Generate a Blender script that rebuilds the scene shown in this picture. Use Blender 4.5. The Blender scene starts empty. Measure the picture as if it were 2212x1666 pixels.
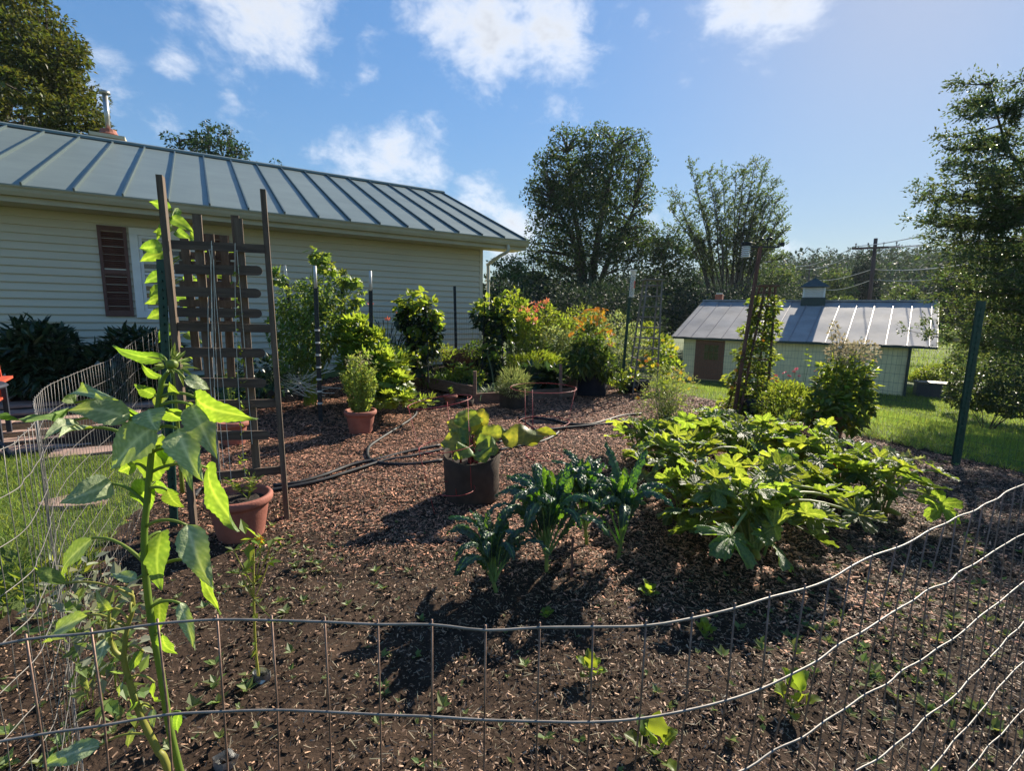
import bpy, math, random
import numpy as np
from mathutils import Matrix, Vector
random.seed(7); rng = np.random.default_rng(11)
R = math.radians; PI = math.pi
SC = bpy.context.scene; COL = SC.collection

# ------------------------------------------------------------------ camera, sky, sun, exposure
W_, H_, F_ = 2212.0, 1666.0, 1050.0          # the photograph's measuring frame and its focal length in those pixels
CAM = np.array([0, 0, 1.5]); PITCH = R(8.6); ROLL = R(1.0)
fw = np.array([0, math.cos(PITCH), -math.sin(PITCH)])
_r = np.array([1., 0, 0]); _u = np.array([0, math.sin(PITCH), math.cos(PITCH)])
rt = _r * math.cos(ROLL) + _u * math.sin(ROLL); up = -_r * math.sin(ROLL) + _u * math.cos(ROLL)
cam = bpy.data.objects.new('camera', bpy.data.cameras.new('camera')); COL.objects.link(cam)
cam.data.sensor_width = 36; cam.data.lens = 36 * F_ / W_; cam.data.clip_start = .02; cam.data.clip_end = 3000
M4 = Matrix.Identity(4)
for i in range(3):
    M4[i][0] = rt[i]; M4[i][1] = up[i]; M4[i][2] = -fw[i]; M4[i][3] = CAM[i]
cam.matrix_world = M4
SC.camera = cam
SUN_AZ, SUN_EL = R(38), R(31)
sdir = np.array([math.sin(SUN_AZ) * math.cos(SUN_EL), math.cos(SUN_AZ) * math.cos(SUN_EL), math.sin(SUN_EL)])
SKY_STRENGTH, SUN_STRENGTH, EXPOSURE = .125, 5.0, 1.13
SC.view_settings.view_transform = 'Standard'; SC.view_settings.look = 'None'
SC.view_settings.gamma = 1; SC.view_settings.exposure = EXPOSURE; SC.view_settings.use_curve_mapping = False
SC.render.engine = 'CYCLES'; SC.cycles.use_denoising = True
SC.cycles.max_bounces = 7; SC.cycles.transmission_bounces = 5; SC.cycles.transparent_max_bounces = 6
SC.cycles.diffuse_bounces = 4; SC.cycles.glossy_bounces = 3; SC.cycles.sample_clamp_indirect = 6

def ray(x, y):
    return fw + rt * (x - W_ / 2) / F_ + up * (H_ / 2 - y) / F_
def P(x, y, z=0.):
    d = ray(x, y); return CAM + d * (z - CAM[2]) / d[2]
def D(x, y, Y):
    d = ray(x, y); return CAM + d * Y / d[1]

def world():
    w = bpy.data.worlds.new('World'); SC.world = w; w.use_nodes = True
    nt = w.node_tree; N = nt.nodes; L = nt.links; N.clear()
    out = N.new('ShaderNodeOutputWorld'); bg = N.new('ShaderNodeBackground'); bg.inputs[1].default_value = 1
    sky = N.new('ShaderNodeTexSky'); sky.sky_type = 'NISHITA'; sky.sun_disc = False
    sky.sun_elevation = SUN_EL; sky.sun_rotation = SUN_AZ; sky.air_density = 1.0; sky.dust_density = .2; sky.ozone_density = 2.2
    sc = N.new('ShaderNodeMixRGB'); sc.blend_type = 'MULTIPLY'; sc.inputs[0].default_value = 1
    sc.inputs[2].default_value = (SKY_STRENGTH,) * 3 + (1,)
    L.new(sky.outputs[0], sc.inputs[1])
    # the glare round the sun is compressed as the camera's own processing does, over the whole sky alike
    lm = N.new('ShaderNodeRGBToBW'); L.new(sc.outputs[0], lm.inputs[0]); dv = N.new('ShaderNodeMath'); dv.operation = 'MULTIPLY_ADD'; L.new(lm.outputs[0], dv.inputs[0]); dv.inputs[1].default_value = 2.9; dv.inputs[2].default_value = 1
    iv = N.new('ShaderNodeMath'); iv.operation = 'DIVIDE'; iv.inputs[0].default_value = 1.12; L.new(dv.outputs[0], iv.inputs[1])
    a3 = N.new('ShaderNodeVectorMath'); a3.operation = 'SCALE'; L.new(sc.outputs[0], a3.inputs[0]); L.new(iv.outputs[0], a3.inputs['Scale'])
    hs_ = N.new('ShaderNodeHueSaturation'); hs_.inputs['Saturation'].default_value = 1.22; L.new(a3.outputs[0], hs_.inputs['Color'])
    tc = N.new('ShaderNodeTexCoord')
    # cloud bodies: directions and sizes of the cumulus in view, plus free noise everywhere
    def noise(scale, detail, rough, off=(0, 0, 0), dist=0.):
        m = N.new('ShaderNodeMapping'); m.inputs['Location'].default_value = off; m.inputs['Scale'].default_value = (1, 1, 1.5)
        L.new(tc.outputs['Generated'], m.inputs[0])
        n = N.new('ShaderNodeTexNoise'); n.inputs['Scale'].default_value = scale; n.inputs['Detail'].default_value = detail
        n.inputs['Roughness'].default_value = rough; n.inputs['Distortion'].default_value = dist; L.new(m.outputs[0], n.inputs[0]); return n.outputs[0]
    def math_(op, a, b=None, c=None):
        m = N.new('ShaderNodeMath'); m.operation = op
        for k, v in enumerate((a, b, c)):
            if v is None: continue
            if isinstance(v, (int, float)): m.inputs[k].default_value = v
            else: L.new(v, m.inputs[k])
        return m.outputs[0]
    blobs = [(590, 10, 150, 1), (520, 20, 90, .8), (660, 60, 70, .9), (790, 90, 48, .85), (795, 150, 32, .8), (960, 30, 100, 1), (1080, 60, 100, 1), (1200, 40, 110, 1.05),
             (1060, 150, 50, .75), (1000, 100, 60, .8), (1600, 10, 60, .9), (1690, 5, 85, 1.0), (1640, 30, 50, .9), (805, 290, 60, 1.1), (850, 345, 95, 1.35), (765, 345, 75, 1.2), (820, 320, 80, 1.2),
             (920, 370, 65, 1.25), (700, 310, 40, .8), (1020, 425, 60, 1.1), (1110, 500, 60, 1.2), (1160, 480, 40, .9), (1090, 545, 45, .9), (1420, 485, 55, .9), (380, 135, 34, .55),
             (205, 160, 60, .8), (240, 200, 60, .85), (275, 225, 60, .7), (350, 255, 50, .8), (510, 210, 45, .6), (380, 130, 40, .8), (700, 330, 45, .9), (1000, 410, 50, .9), (1060, 440, 50, .9), (1385, 45, 22, .5), (1410, 78, 18, .45), (1110, 228, 20, .5), (1700, 550, 60, .7), (1690, 470, 24, .4)]
    dens = None
    for bx, by, br, a in blobs:
        d = ray(bx, by); d = d / np.linalg.norm(d)
        rad = br / F_ * .95
        vm = N.new('ShaderNodeVectorMath'); vm.operation = 'DISTANCE'
        L.new(tc.outputs['Generated'], vm.inputs[0]); vm.inputs[1].default_value = tuple(d)
        mr = N.new('ShaderNodeMapRange'); mr.interpolation_type = 'SMOOTHSTEP'
        L.new(vm.outputs['Value'], mr.inputs[0]); mr.inputs[1].default_value = 0; mr.inputs[2].default_value = rad * 1.9
        mr.inputs[3].default_value = a; mr.inputs[4].default_value = 0
        dens = mr.outputs[0] if dens is None else math_('MAXIMUM', dens, mr.outputs[0])
    n1 = noise(7, 9, .62, (3.1, 1.7, .4), .3); n2 = noise(2.0, 3, .5, (9, 2, 5))
    n3 = noise(28, 5, .6, (1, 4, 2), .4)
    free = math_('MULTIPLY', math_('SUBTRACT', n2, .55), 1.2)
    q = math_('ADD', dens, math_('MULTIPLY', math_('SUBTRACT', n1, .5), 2.3))
    q = math_('ADD', q, math_('MULTIPLY', math_('SUBTRACT', n3, .5), .85))
    q = math_('ADD', q, free)
    mk = N.new('ShaderNodeMapRange'); mk.interpolation_type = 'SMOOTHSTEP'; L.new(q, mk.inputs[0])
    mk.inputs[1].default_value = .30; mk.inputs[2].default_value = 1.3; mk.inputs[3].default_value = 0; mk.inputs[4].default_value = .93
    # cloud bodies thicken to a grey underside
    sh = N.new('ShaderNodeMapRange'); L.new(q, sh.inputs[0]); sh.inputs[1].default_value = .85; sh.inputs[2].default_value = 1.7
    sh.inputs[3].default_value = 1; sh.inputs[4].default_value = .6
    cc = N.new('ShaderNodeMixRGB'); cc.blend_type = 'MULTIPLY'; cc.inputs[0].default_value = 1; cc.inputs[1].default_value = (.46, .48, .52, 1)
    L.new(sh.outputs[0], cc.inputs[2])
    # cloud mixed over the sky by its mask
    mix = N.new('ShaderNodeMixRGB'); L.new(mk.outputs[0], mix.inputs[0]); L.new(hs_.outputs[0], mix.inputs[1]); L.new(cc.outputs[0], mix.inputs[2])
    L.new(mix.outputs[0], bg.inputs[0]); L.new(bg.outputs[0], out.inputs[0])
world()
sun = bpy.data.objects.new('sun', bpy.data.lights.new('sun', 'SUN')); COL.objects.link(sun)
sun.data.energy = SUN_STRENGTH; sun.data.angle = R(.6); sun.data.color = (1, .90, .74)
sun.rotation_euler = Vector((-sdir[0], -sdir[1], -sdir[2])).to_track_quat('-Z', 'Y').to_euler()

# ------------------------------------------------------------------ materials
def _mat(name):
    m = bpy.data.materials.new(name); m.use_nodes = True
    nt = m.node_tree; nt.nodes.clear(); out = nt.nodes.new('ShaderNodeOutputMaterial')
    return m, nt, nt.nodes, nt.links, out
def plain(name, col, rough=.6, metal=0., var=.12, scale=12., bump=.0, bscale=60., col2=None, stretch=(1, 1, 1), spec=.4, island=0.):
    m, nt, N, L, out = _mat(name)
    b = N.new('ShaderNodeBsdfPrincipled'); L.new(b.outputs[0], out.inputs[0])
    b.inputs['Roughness'].default_value = rough; b.inputs['Metallic'].default_value = metal; b.inputs['Specular IOR Level'].default_value = spec
    tc = N.new('ShaderNodeTexCoord'); mp = N.new('ShaderNodeMapping'); mp.inputs['Scale'].default_value = stretch
    L.new(tc.outputs['Object'], mp.inputs[0])
    n = N.new('ShaderNodeTexNoise'); n.inputs['Scale'].default_value = scale; n.inputs['Detail'].default_value = 6; n.inputs['Roughness'].default_value = .6
    L.new(mp.outputs[0], n.inputs[0])
    cr = N.new('ShaderNodeValToRGB'); c = np.array(col); c2 = np.array(col2) if col2 else c * (1 + 2 * var)
    c1 = c * (1 - 1.6 * var) if not col2 else c
    cr.color_ramp.elements[0].position = .32; cr.color_ramp.elements[0].color = (*c1, 1)
    cr.color_ramp.elements[1].position = .68; cr.color_ramp.elements[1].color = (*np.clip(c2, 0, 1), 1)
    L.new(n.outputs[0], cr.inputs[0]); src = cr.outputs[0]
    if island:
        g = N.new('ShaderNodeNewGeometry'); hs = N.new('ShaderNodeHueSaturation')
        mr = N.new('ShaderNodeMapRange'); mr.inputs[3].default_value = 1 - island; mr.inputs[4].default_value = 1 + island
        L.new(g.outputs['Random Per Island'], mr.inputs[0]); L.new(mr.outputs[0], hs.inputs['Value']); L.new(src, hs.inputs['Color']); src = hs.outputs[0]
    L.new(src, b.inputs['Base Color'])
    if bump:
        n2 = N.new('ShaderNodeTexNoise'); n2.inputs['Scale'].default_value = bscale; n2.inputs['Detail'].default_value = 5; L.new(mp.outputs[0], n2.inputs[0])
        bp = N.new('ShaderNodeBump'); bp.inputs['Strength'].default_value = bump; bp.inputs['Distance'].default_value = .01
        L.new(n2.outputs[0], bp.inputs['Height']); L.new(bp.outputs[0], b.inputs['Normal'])
    return m
def leafm(name, col, tcol, rough=.45, trans=.45, var=.35, hue=.03, vein=None, bump=0., spec=.4, mott=28., ms=.9):
    """A leaf: diffuse and slightly glossy face, light let through, each leaf a little different."""
    m, nt, N, L, out = _mat(name)
    b = N.new('ShaderNodeBsdfPrincipled'); b.inputs['Roughness'].default_value = rough; b.inputs['Specular IOR Level'].default_value = spec
    t = N.new('ShaderNodeBsdfTranslucent'); mx = N.new('ShaderNodeMixShader'); mx.inputs[0].default_value = trans
    g = N.new('ShaderNodeNewGeometry'); oi = N.new('ShaderNodeObjectInfo')
    ad = N.new('ShaderNodeMath'); ad.operation = 'ADD'; L.new(g.outputs['Random Per Island'], ad.inputs[0]); L.new(oi.outputs['Random'], ad.inputs[1])
    fr = N.new('ShaderNodeMath'); fr.operation = 'FRACT'; L.new(ad.outputs[0], fr.inputs[0])
    v = N.new('ShaderNodeMapRange'); v.inputs[3].default_value = 1 - var; v.inputs[4].default_value = 1 + var; L.new(fr.outputs[0], v.inputs[0])
    m2 = N.new('ShaderNodeMath'); m2.operation = 'MULTIPLY'; m2.inputs[1].default_value = 7.31; L.new(fr.outputs[0], m2.inputs[0])
    f2 = N.new('ShaderNodeMath'); f2.operation = 'FRACT'; L.new(m2.outputs[0], f2.inputs[0])
    h = N.new('ShaderNodeMapRange'); h.inputs[3].default_value = .5 - hue; h.inputs[4].default_value = .5 + hue; L.new(f2.outputs[0], h.inputs[0])
    for c, tgt in ((col, b.inputs['Base Color']), (tcol, t.inputs['Color'])):
        hs = N.new('ShaderNodeHueSaturation'); L.new(v.outputs[0], hs.inputs['Value']); L.new(h.outputs[0], hs.inputs['Hue'])
        if vein:
            at = N.new('ShaderNodeAttribute'); at.attribute_name = 'vein'
            mm = N.new('ShaderNodeMixRGB'); mm.inputs[1].default_value = (*c, 1); mm.inputs[2].default_value = (*[min(1, x * k) for x, k in zip(c, vein)], 1)
            L.new(at.outputs['Fac'], mm.inputs[0]); L.new(mm.outputs[0], hs.inputs['Color'])
        else: hs.inputs['Color'].default_value = (*c, 1)
        o_ = hs.outputs[0]
        if vein:
            tn = N.new('ShaderNodeTexCoord'); nz = N.new('ShaderNodeTexNoise'); nz.inputs['Scale'].default_value = mott; nz.inputs['Detail'].default_value = 5; L.new(tn.outputs['Object'], nz.inputs[0])
            rp_ = N.new('ShaderNodeValToRGB'); rp_.color_ramp.elements[0].position = .36; rp_.color_ramp.elements[0].color = (.62, .66, .70, 1); rp_.color_ramp.elements[1].position = .62; rp_.color_ramp.elements[1].color = (1.12, 1.08, .95, 1)
            L.new(nz.outputs[0], rp_.inputs[0]); mu = N.new('ShaderNodeMixRGB'); mu.blend_type = 'MULTIPLY'; mu.inputs[0].default_value = ms; L.new(o_, mu.inputs[1]); L.new(rp_.outputs[0], mu.inputs[2]); o_ = mu.outputs[0]
        L.new(o_, tgt)
    if bump:
        tc = N.new('ShaderNodeTexCoord'); n2 = N.new('ShaderNodeTexNoise'); n2.inputs['Scale'].default_value = 90; L.new(tc.outputs['Object'], n2.inputs[0])
        bp = N.new('ShaderNodeBump'); bp.inputs['Strength'].default_value = bump; bp.inputs['Distance'].default_value = .004
        L.new(n2.outputs[0], bp.inputs['Height']); L.new(bp.outputs[0], b.inputs['Normal'])
    L.new(b.outputs[0], mx.inputs[1]); L.new(t.outputs[0], mx.inputs[2]); L.new(mx.outputs[0], out.inputs[0])
    return m
M = {}
M['soil'] = plain('soil', (.021, .0135, .009), .95, var=.4, scale=9, bump=1.0, bscale=45, col2=(.058, .037, .025), spec=.15)
M['chip'] = plain('wood_chip', (.20, .078, .045), .7, var=.3, scale=40, island=.85, col2=(.48, .25, .155), spec=.3)
M['chipdark'] = plain('wood_chip_old', (.085, .045, .028), .6, var=.3, scale=40, island=.95, col2=(.36, .225, .14), spec=.4)
M['turf'] = plain('turf', (.05, .085, .018), .95, var=.3, scale=1.2, bump=.8, bscale=90, col2=(.10, .13, .03))
M['grass'] = leafm('grass_blade', (.11, .17, .03), (.30, .40, .06), .5, .5, .4, .03)
M['siding'] = plain('siding', (.56, .515, .41), .55, var=.03, scale=3, stretch=(.3, .3, 3), bump=.08, bscale=150)
M['trim'] = plain('cream_trim', (.55, .51, .40), .5, var=.04, scale=4)
M['white'] = plain('white_trim', (.72, .72, .70), .45, var=.03, scale=6)
M['soffit'] = plain('soffit', (.52, .46, .33), .6, var=.05, scale=5)
M['shutter'] = plain('shutter', (.12, .055, .045), .55, var=.08, scale=10)
M['glass'] = plain('window_glass', (.012, .016, .018), .06, var=.1, spec=.9)
M['roofm'] = plain('green_roof_metal', (.19, .225, .20), .42, .25, var=.05, scale=1.5, stretch=(1, 1, 4), bump=.25, bscale=3)
M['roofseam'] = plain('green_seam_metal', (.07, .10, .105), .45, .3, var=.05)
M['gutter'] = plain('gutter_paint', (.42, .38, .27), .45, var=.05, scale=3)
M['shedroof'] = plain('grey_roof_metal', (.30, .285, .28), .75, .0, var=.10, scale=1.2, bump=.5, bscale=2.2, spec=.16)
M['shedseam'] = plain('grey_seam_metal', (.22, .21, .22), .4, .6)
M['shedwall'] = plain('shed_paint', (.74, .69, .44), .7, var=.06, scale=3)
M['dkgreen'] = plain('dark_green_trim', (.02, .045, .045), .5, var=.1)
M['door'] = plain('door_wood', (.16, .075, .045), .6, var=.15, scale=6, stretch=(6, 6, 1))
M['brick'] = plain('brick', (.28, .10, .06), .85, var=.2, scale=20, bump=.4)
M['steel'] = plain('galvanised_steel', (.42, .42, .41), .38, .8, var=.12, scale=60)
M['steelold'] = plain('weathered_wire', (.12, .105, .09), .55, .5, var=.2, scale=60)
M['steelmid'] = plain('galvanised_wire', (.20, .185, .17), .55, .4, var=.15, scale=60)
M['wirebrown'] = plain('rusted_wire', (.20, .13, .10), .55, .5, var=.25, scale=80)
M['wiregreen'] = plain('green_wire', (.03, .055, .045), .5, .1, var=.2, scale=30)
M['postgreen'] = plain('green_post_paint', (.012, .05, .038), .5, .1, var=.2, scale=20, spec=.4)
M['postblack'] = plain('black_post_paint', (.012, .018, .022), .5, var=.2, scale=20)
M['pvc'] = plain('white_sleeve', (.5, .5, .48), .4, var=.05)
M['string'] = plain('twine', (.6, .57, .5), .8, var=.1)
M['oldwood'] = plain('weathered_timber', (.075, .052, .038), .85, var=.25, scale=5, stretch=(8, 8, .6), bump=.5, bscale=50, col2=(.17, .125, .09))
M['oldwoodh'] = plain('weathered_timber_rail', (.06, .042, .032), .85, var=.25, scale=5, stretch=(.6, .6, 8), bump=.5, bscale=50, col2=(.13, .095, .07))
M['redwood'] = plain('reddish_timber', (.13, .065, .05), .85, var=.25, scale=6, stretch=(5, 5, .6), bump=.4)
M['bedwood'] = plain('bed_board', (.19, .115, .08), .85, var=.2, scale=6, stretch=(1, 1, 5), bump=.4)
M['terra'] = plain('terracotta', (.25, .085, .058), .8, var=.22, scale=9, col2=(.36, .135, .095), bump=.25, bscale=80)
M['terrad'] = plain('terracotta_dark', (.26, .09, .05), .75, var=.12, scale=7, bump=.25, bscale=80)
M['black'] = plain('black_plastic', (.012, .014, .02), .5, var=.15)
M['feltbrown'] = plain('brown_felt', (.055, .04, .03), .95, var=.15, scale=10, bump=.4, bscale=200)
M['feltblack'] = plain('black_felt', (.010, .013, .022), .95, var=.15, scale=10, bump=.4, bscale=200)
M['bucket'] = plain('white_bucket', (.55, .56, .54), .5, var=.06)
M['hose'] = plain('black_hose', (.018, .018, .02), .55, var=.3, scale=15, spec=.3)
M['cage'] = plain('red_cage_wire', (.33, .035, .035), .45, .0, var=.15, scale=30)
M['bark'] = plain('bark', (.075, .062, .05), .95, var=.35, scale=6, stretch=(3, 3, .6), bump=.8, bscale=14)
M['pole'] = plain('pole_wood', (.10, .065, .055), .85, var=.2, scale=4, stretch=(4, 4, .5))
M['coral'] = plain('coral_paint', (.55, .09, .045), .5, var=.06)
M['paver'] = plain('paver', (.30, .20, .16), .9, var=.15, scale=5, bump=.4, bscale=60, island=.15)
M['acrylic'] = plain('gauge_plastic', (.62, .66, .68), .15, var=.05, spec=.8)
_n = M['acrylic'].node_tree; _o = [x for x in _n.nodes if x.type == 'OUTPUT_MATERIAL'][0]; _b = [x for x in _n.nodes if x.type == 'BSDF_PRINCIPLED'][0]; _t = _n.nodes.new('ShaderNodeBsdfTransparent'); _m = _n.nodes.new('ShaderNodeMixShader')
_m.inputs[0].default_value = .28; _n.links.new(_t.outputs[0], _m.inputs[1]); _n.links.new(_b.outputs[0], _m.inputs[2]); _n.links.new(_m.outputs[0], _o.inputs[0])
M['binb'] = plain('dark_bin', (.03, .035, .05), .5, var=.1)
M['soilpot'] = plain('potting_soil', (.03, .022, .017), .95, var=.4, scale=30, bump=1., bscale=80)
# leaves
M['sunleaf'] = leafm('sunflower_leaf', (.12, .20, .045), (.29, .48, .03), .5, .5, .16, .012, vein=(2.3, 1.9, 2.4), bump=.8, ms=.4)
M['stemg'] = leafm('green_stem', (.17, .24, .04), (.30, .36, .05), .5, .25, .05, .01)
M['stemy'] = leafm('yellow_stem', (.30, .30, .06), (.4, .36, .06), .5, .25, .08, .01)
M['kale'] = leafm('kale_leaf', (.060, .098, .080), (.16, .36, .02), .42, .34, .18, .012, vein=(4, 3.4, 1.8), bump=1.0, spec=.6)
M['zuc'] = leafm('squash_leaf', (.055, .105, .028), (.36, .50, .04), .42, .42, .38, .02, vein=(1.9, 1.6, 2.2), bump=.6, spec=.5)
M['zstalk'] = leafm('squash_stalk', (.22, .28, .08), (.4, .45, .08), .5, .3, .2, .02)
M['rhub'] = leafm('rhubarb_leaf', (.11, .18, .05), (.46, .54, .045), .45, .42, .25, .03, vein=(1.7, 1.5, 1.4), bump=.5)
M['rstalk'] = plain('rhubarb_stalk', (.30, .05, .06), .45, var=.15)
M['tomato'] = leafm('tomato_leaf', (.085, .14, .04), (.38, .50, .06), .5, .42, .45, .025)
M['bright'] = leafm('bright_leaf', (.11, .18, .03), (.42, .52, .04), .45, .45, .35, .02)
M['mid'] = leafm('mid_leaf', (.065, .105, .025), (.36, .44, .04), .45, .42, .45, .025)
M['midd'] = leafm('deep_leaf', (.04, .075, .025), (.20, .30, .03), .42, .35, .45, .02)
M['dark'] = leafm('dark_leaf', (.022, .045, .022), (.07, .13, .03), .35, .25, .4, .02, spec=.5)
M['rhodo'] = leafm('rhododendron_leaf', (.028, .055, .026), (.06, .11, .03), .35, .2, .4, .02, spec=.5)
M['pale'] = leafm('pale_leaf', (.16, .21, .09), (.38, .44, .12), .5, .42, .35, .03)
M['grey'] = leafm('silvery_leaf', (.20, .22, .16), (.35, .36, .2), .6, .35, .3, .02)
M['palegreen'] = leafm('pale_green_leaf', (.16, .23, .06), (.45, .54, .08), .5, .42, .35, .03)
M['dryseed'] = leafm('dry_seedhead', (.34, .30, .20), (.45, .38, .22), .7, .35, .35, .02)
M['strap'] = leafm('strap_leaf', (.06, .12, .03), (.26, .42, .05), .4, .42, .35, .02)
M['onion'] = leafm('onion_leaf', (.16, .23, .13), (.30, .38, .14), .45, .3, .25, .02)
M['weed'] = leafm('weed_leaf', (.12, .17, .05), (.33, .42, .08), .5, .42, .35, .03)
M['maple'] = leafm('maple_leaf', (.030, .054, .020), (.11, .17, .03), .5, .38, .5, .03)
M['maple2'] = leafm('olive_maple_leaf', (.050, .068, .018), (.15, .17, .02), .5, .35, .5, .04)
M['elm'] = leafm('elm_leaf', (.045, .075, .03), (.18, .26, .05), .5, .38, .5, .03)
M['crab'] = leafm('crab_leaf', (.035, .058, .030), (.16, .22, .05), .45, .35, .5, .04)
M['forest'] = leafm('forest_leaf', (.036, .062, .022), (.08, .125, .03), .7, .2, .5, .035)
M['forestd'] = leafm('forest_dark_leaf', (.022, .04, .022), (.05, .08, .03), .7, .2, .45, .03)
M['forestl'] = leafm('forest_light_leaf', (.07, .105, .03), (.18, .25, .05), .6, .3, .45, .03)
M['orange'] = leafm('orange_petal', (.75, .28, .02), (.9, .38, .02), .5, .45, .2, .02)
M['yellow'] = leafm('yellow_petal', (.75, .52, .03), (.9, .65, .04), .5, .45, .2, .02)
M['salmon'] = leafm('salmon_petal', (.75, .20, .10), (.9, .28, .12), .5, .45, .2, .02)
M['pink'] = leafm('pink_petal', (.55, .07, .12), (.75, .12, .16), .5, .45, .2, .02)
M['wht'] = leafm('white_petal', (.7, .68, .6), (.7, .68, .6), .6, .4, .15, .02)
M['seed'] = plain('flower_centre', (.10, .05, .02), .9, var=.2)

# ------------------------------------------------------------------ mesh helpers
OFF = {}
def setp(o, label=None, cat=None, group=None, kind=None):
    if label: o['label'] = label
    if cat: o['category'] = cat
    if group: o['group'] = group
    if kind: o['kind'] = kind
    return o
def thing(name, label, cat, loc=(0, 0, 0), group=None):
    o = bpy.data.objects.new(name, None); COL.objects.link(o); o.location = [float(v) for v in loc]
    o.empty_display_size = .1; OFF[o.name] = np.array(loc, float)
    return setp(o, label, cat, group)
def norm(v):
    v = np.asarray(v, float); return v / (np.linalg.norm(v, axis=-1, keepdims=True) + 1e-12)
class MB:
    def __init__(s): s.V = []; s.F3 = []; s.F4 = []; s.n = 0; s.a = []; s.hasa = False
    def add(s, V, F, att=None):
        V = np.asarray(V, float).reshape(-1, 3); F = np.asarray(F, int)
        (s.F3 if F.shape[1] == 3 else s.F4).append(F + s.n); s.V.append(V); s.n += len(V)
        if att is not None: s.hasa = True
        s.a.append(np.zeros(len(V)) if att is None else np.asarray(att, float).ravel())
    def box(s, c, d, rot=None):
        c = np.asarray(c, float); v = np.array([[x, y, z] for x in (-.5, .5) for y in (-.5, .5) for z in (-.5, .5)]) * np.asarray(d, float)
        if rot is not None: v = v @ np.asarray(rot).T
        s.add(v + c, [[0, 1, 3, 2], [4, 6, 7, 5], [0, 4, 5, 1], [2, 3, 7, 6], [0, 2, 6, 4], [1, 5, 7, 3]])
    def bar(s, a, b, w, h, side=None):
        """a bar from a to b, w wide along SIDE, h the other way"""
        a = np.asarray(a, float); b = np.asarray(b, float); z = norm(b - a)
        side = np.array([1, 0, 0]) if side is None else np.asarray(side, float)
        x = norm(side - z * (side @ z)); y = np.cross(z, x)
        s.box((a + b) / 2, (w, h, np.linalg.norm(b - a)), np.stack([x, y, z], 1))
    def tube(s, pts, rad, k=6, cap=True):
        pts = np.asarray(pts, float); n = len(pts); rad = np.broadcast_to(np.asarray(rad, float), (n,))
        t = norm(np.gradient(pts, axis=0)); ref = np.array([0, 0, 1.]) if abs(t[0][2]) < .9 else np.array([1., 0, 0])
        x = norm(np.cross(ref, t[0])); X = []
        for i in range(n):
            x = x - t[i] * (x @ t[i]); x = norm(x); X.append(x)
        X = np.array(X); Y = np.cross(t, X); a = np.arange(k) * 2 * PI / k
        V = pts[:, None] + rad[:, None, None] * (np.cos(a)[None, :, None] * X[:, None] + np.sin(a)[None, :, None] * Y[:, None])
        i = np.arange(n - 1)[:, None] * k; j = np.arange(k)[None]; j2 = (j + 1) % k
        F = np.stack([i + j, i + j2, i + k + j2, i + k + j], -1).reshape(-1, 4)
        V = V.reshape(-1, 3)
        if cap:
            nb = len(V); s.add(np.vstack([V, pts[0], pts[-1]]), F)
            b0 = s.n - nb - 2; jj = np.arange(k); jn = (jj + 1) % k
            s.F3.append(np.stack([np.full(k, b0 + nb), b0 + jn, b0 + jj], 1)); s.F3.append(np.stack([np.full(k, b0 + nb + 1), b0 + (n - 1) * k + jj, b0 + (n - 1) * k + jn], 1))
        else: s.add(V, F)
    def lathe(s, c, prof, k=28, axis=None):
        """profile of (radius, height) turned about the vertical through c"""
        prof = np.asarray(prof, float); a = np.arange(k) * 2 * PI / k; n = len(prof)
        V = np.stack([prof[:, 0][:, None] * np.cos(a), prof[:, 0][:, None] * np.sin(a), np.repeat(prof[:, 1][:, None], k, 1)], -1).reshape(-1, 3)
        i = np.arange(n - 1)[:, None] * k; j = np.arange(k)[None]; j2 = (j + 1) % k
        F = np.stack([i + j, i + j2, i + k + j2, i + k + j], -1).reshape(-1, 4)
        if axis is not None: V = V @ np.asarray(axis).T
        s.add(V + np.asarray(c, float), F)
    def inst(s, T, pos, mats, scale):
        """many copies of template T=(V,F)"""
        TV, TF = np.asarray(T[0], float), np.asarray(T[1], int); pos = np.asarray(pos, float); n = len(pos)
        if n == 0: return
        scale = np.asarray(scale, float)
        if scale.ndim == 1: scale = np.repeat(scale[:, None], 3, 1)
        V = np.einsum('nij,nkj->nki', mats, TV[None] * scale[:, None, :]) + pos[:, None]
        F = (TF[None] + (np.arange(n) * len(TV))[:, None, None]).reshape(-1, TF.shape[1])
        s.add(V.reshape(-1, 3), F)
    def mesh(s, name, mat, off=None, smooth=False):
        V = np.vstack(s.V); V = V - (0 if off is None else off)
        me = bpy.data.meshes.new(name); f3 = np.vstack(s.F3) if s.F3 else np.zeros((0, 3), int); f4 = np.vstack(s.F4) if s.F4 else np.zeros((0, 4), int)
        me.vertices.add(len(V)); me.vertices.foreach_set('co', V.astype(np.float32).ravel())
        li = np.concatenate([f3.ravel(), f4.ravel()]); me.loops.add(len(li)); me.loops.foreach_set('vertex_index', li.astype(np.int32))
        cnt = np.concatenate([np.full(len(f3), 3), np.full(len(f4), 4)]); st = np.concatenate([[0], np.cumsum(cnt)[:-1]])
        me.polygons.add(len(cnt)); me.polygons.foreach_set('loop_start', st.astype(np.int32))
        if smooth: me.polygons.foreach_set('use_smooth', np.ones(len(cnt), bool))
        me.update(calc_edges=True)
        if not smooth: me.shade_flat()
        if s.hasa:
            at = me.attributes.new('vein', 'FLOAT', 'POINT'); at.data.foreach_set('value', np.concatenate(s.a).astype(np.float32))
        me.materials.append(mat); return me
    def build(s, name, mat, parent=None, smooth=False, **kw):
        off = OFF.get(parent.name) if parent is not None else None
        o = bpy.data.objects.new(name, s.mesh(name, mat, off, smooth)); COL.objects.link(o)
        if parent is not None: o.parent = parent; OFF[o.name] = off
        return setp(o, **kw)
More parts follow.
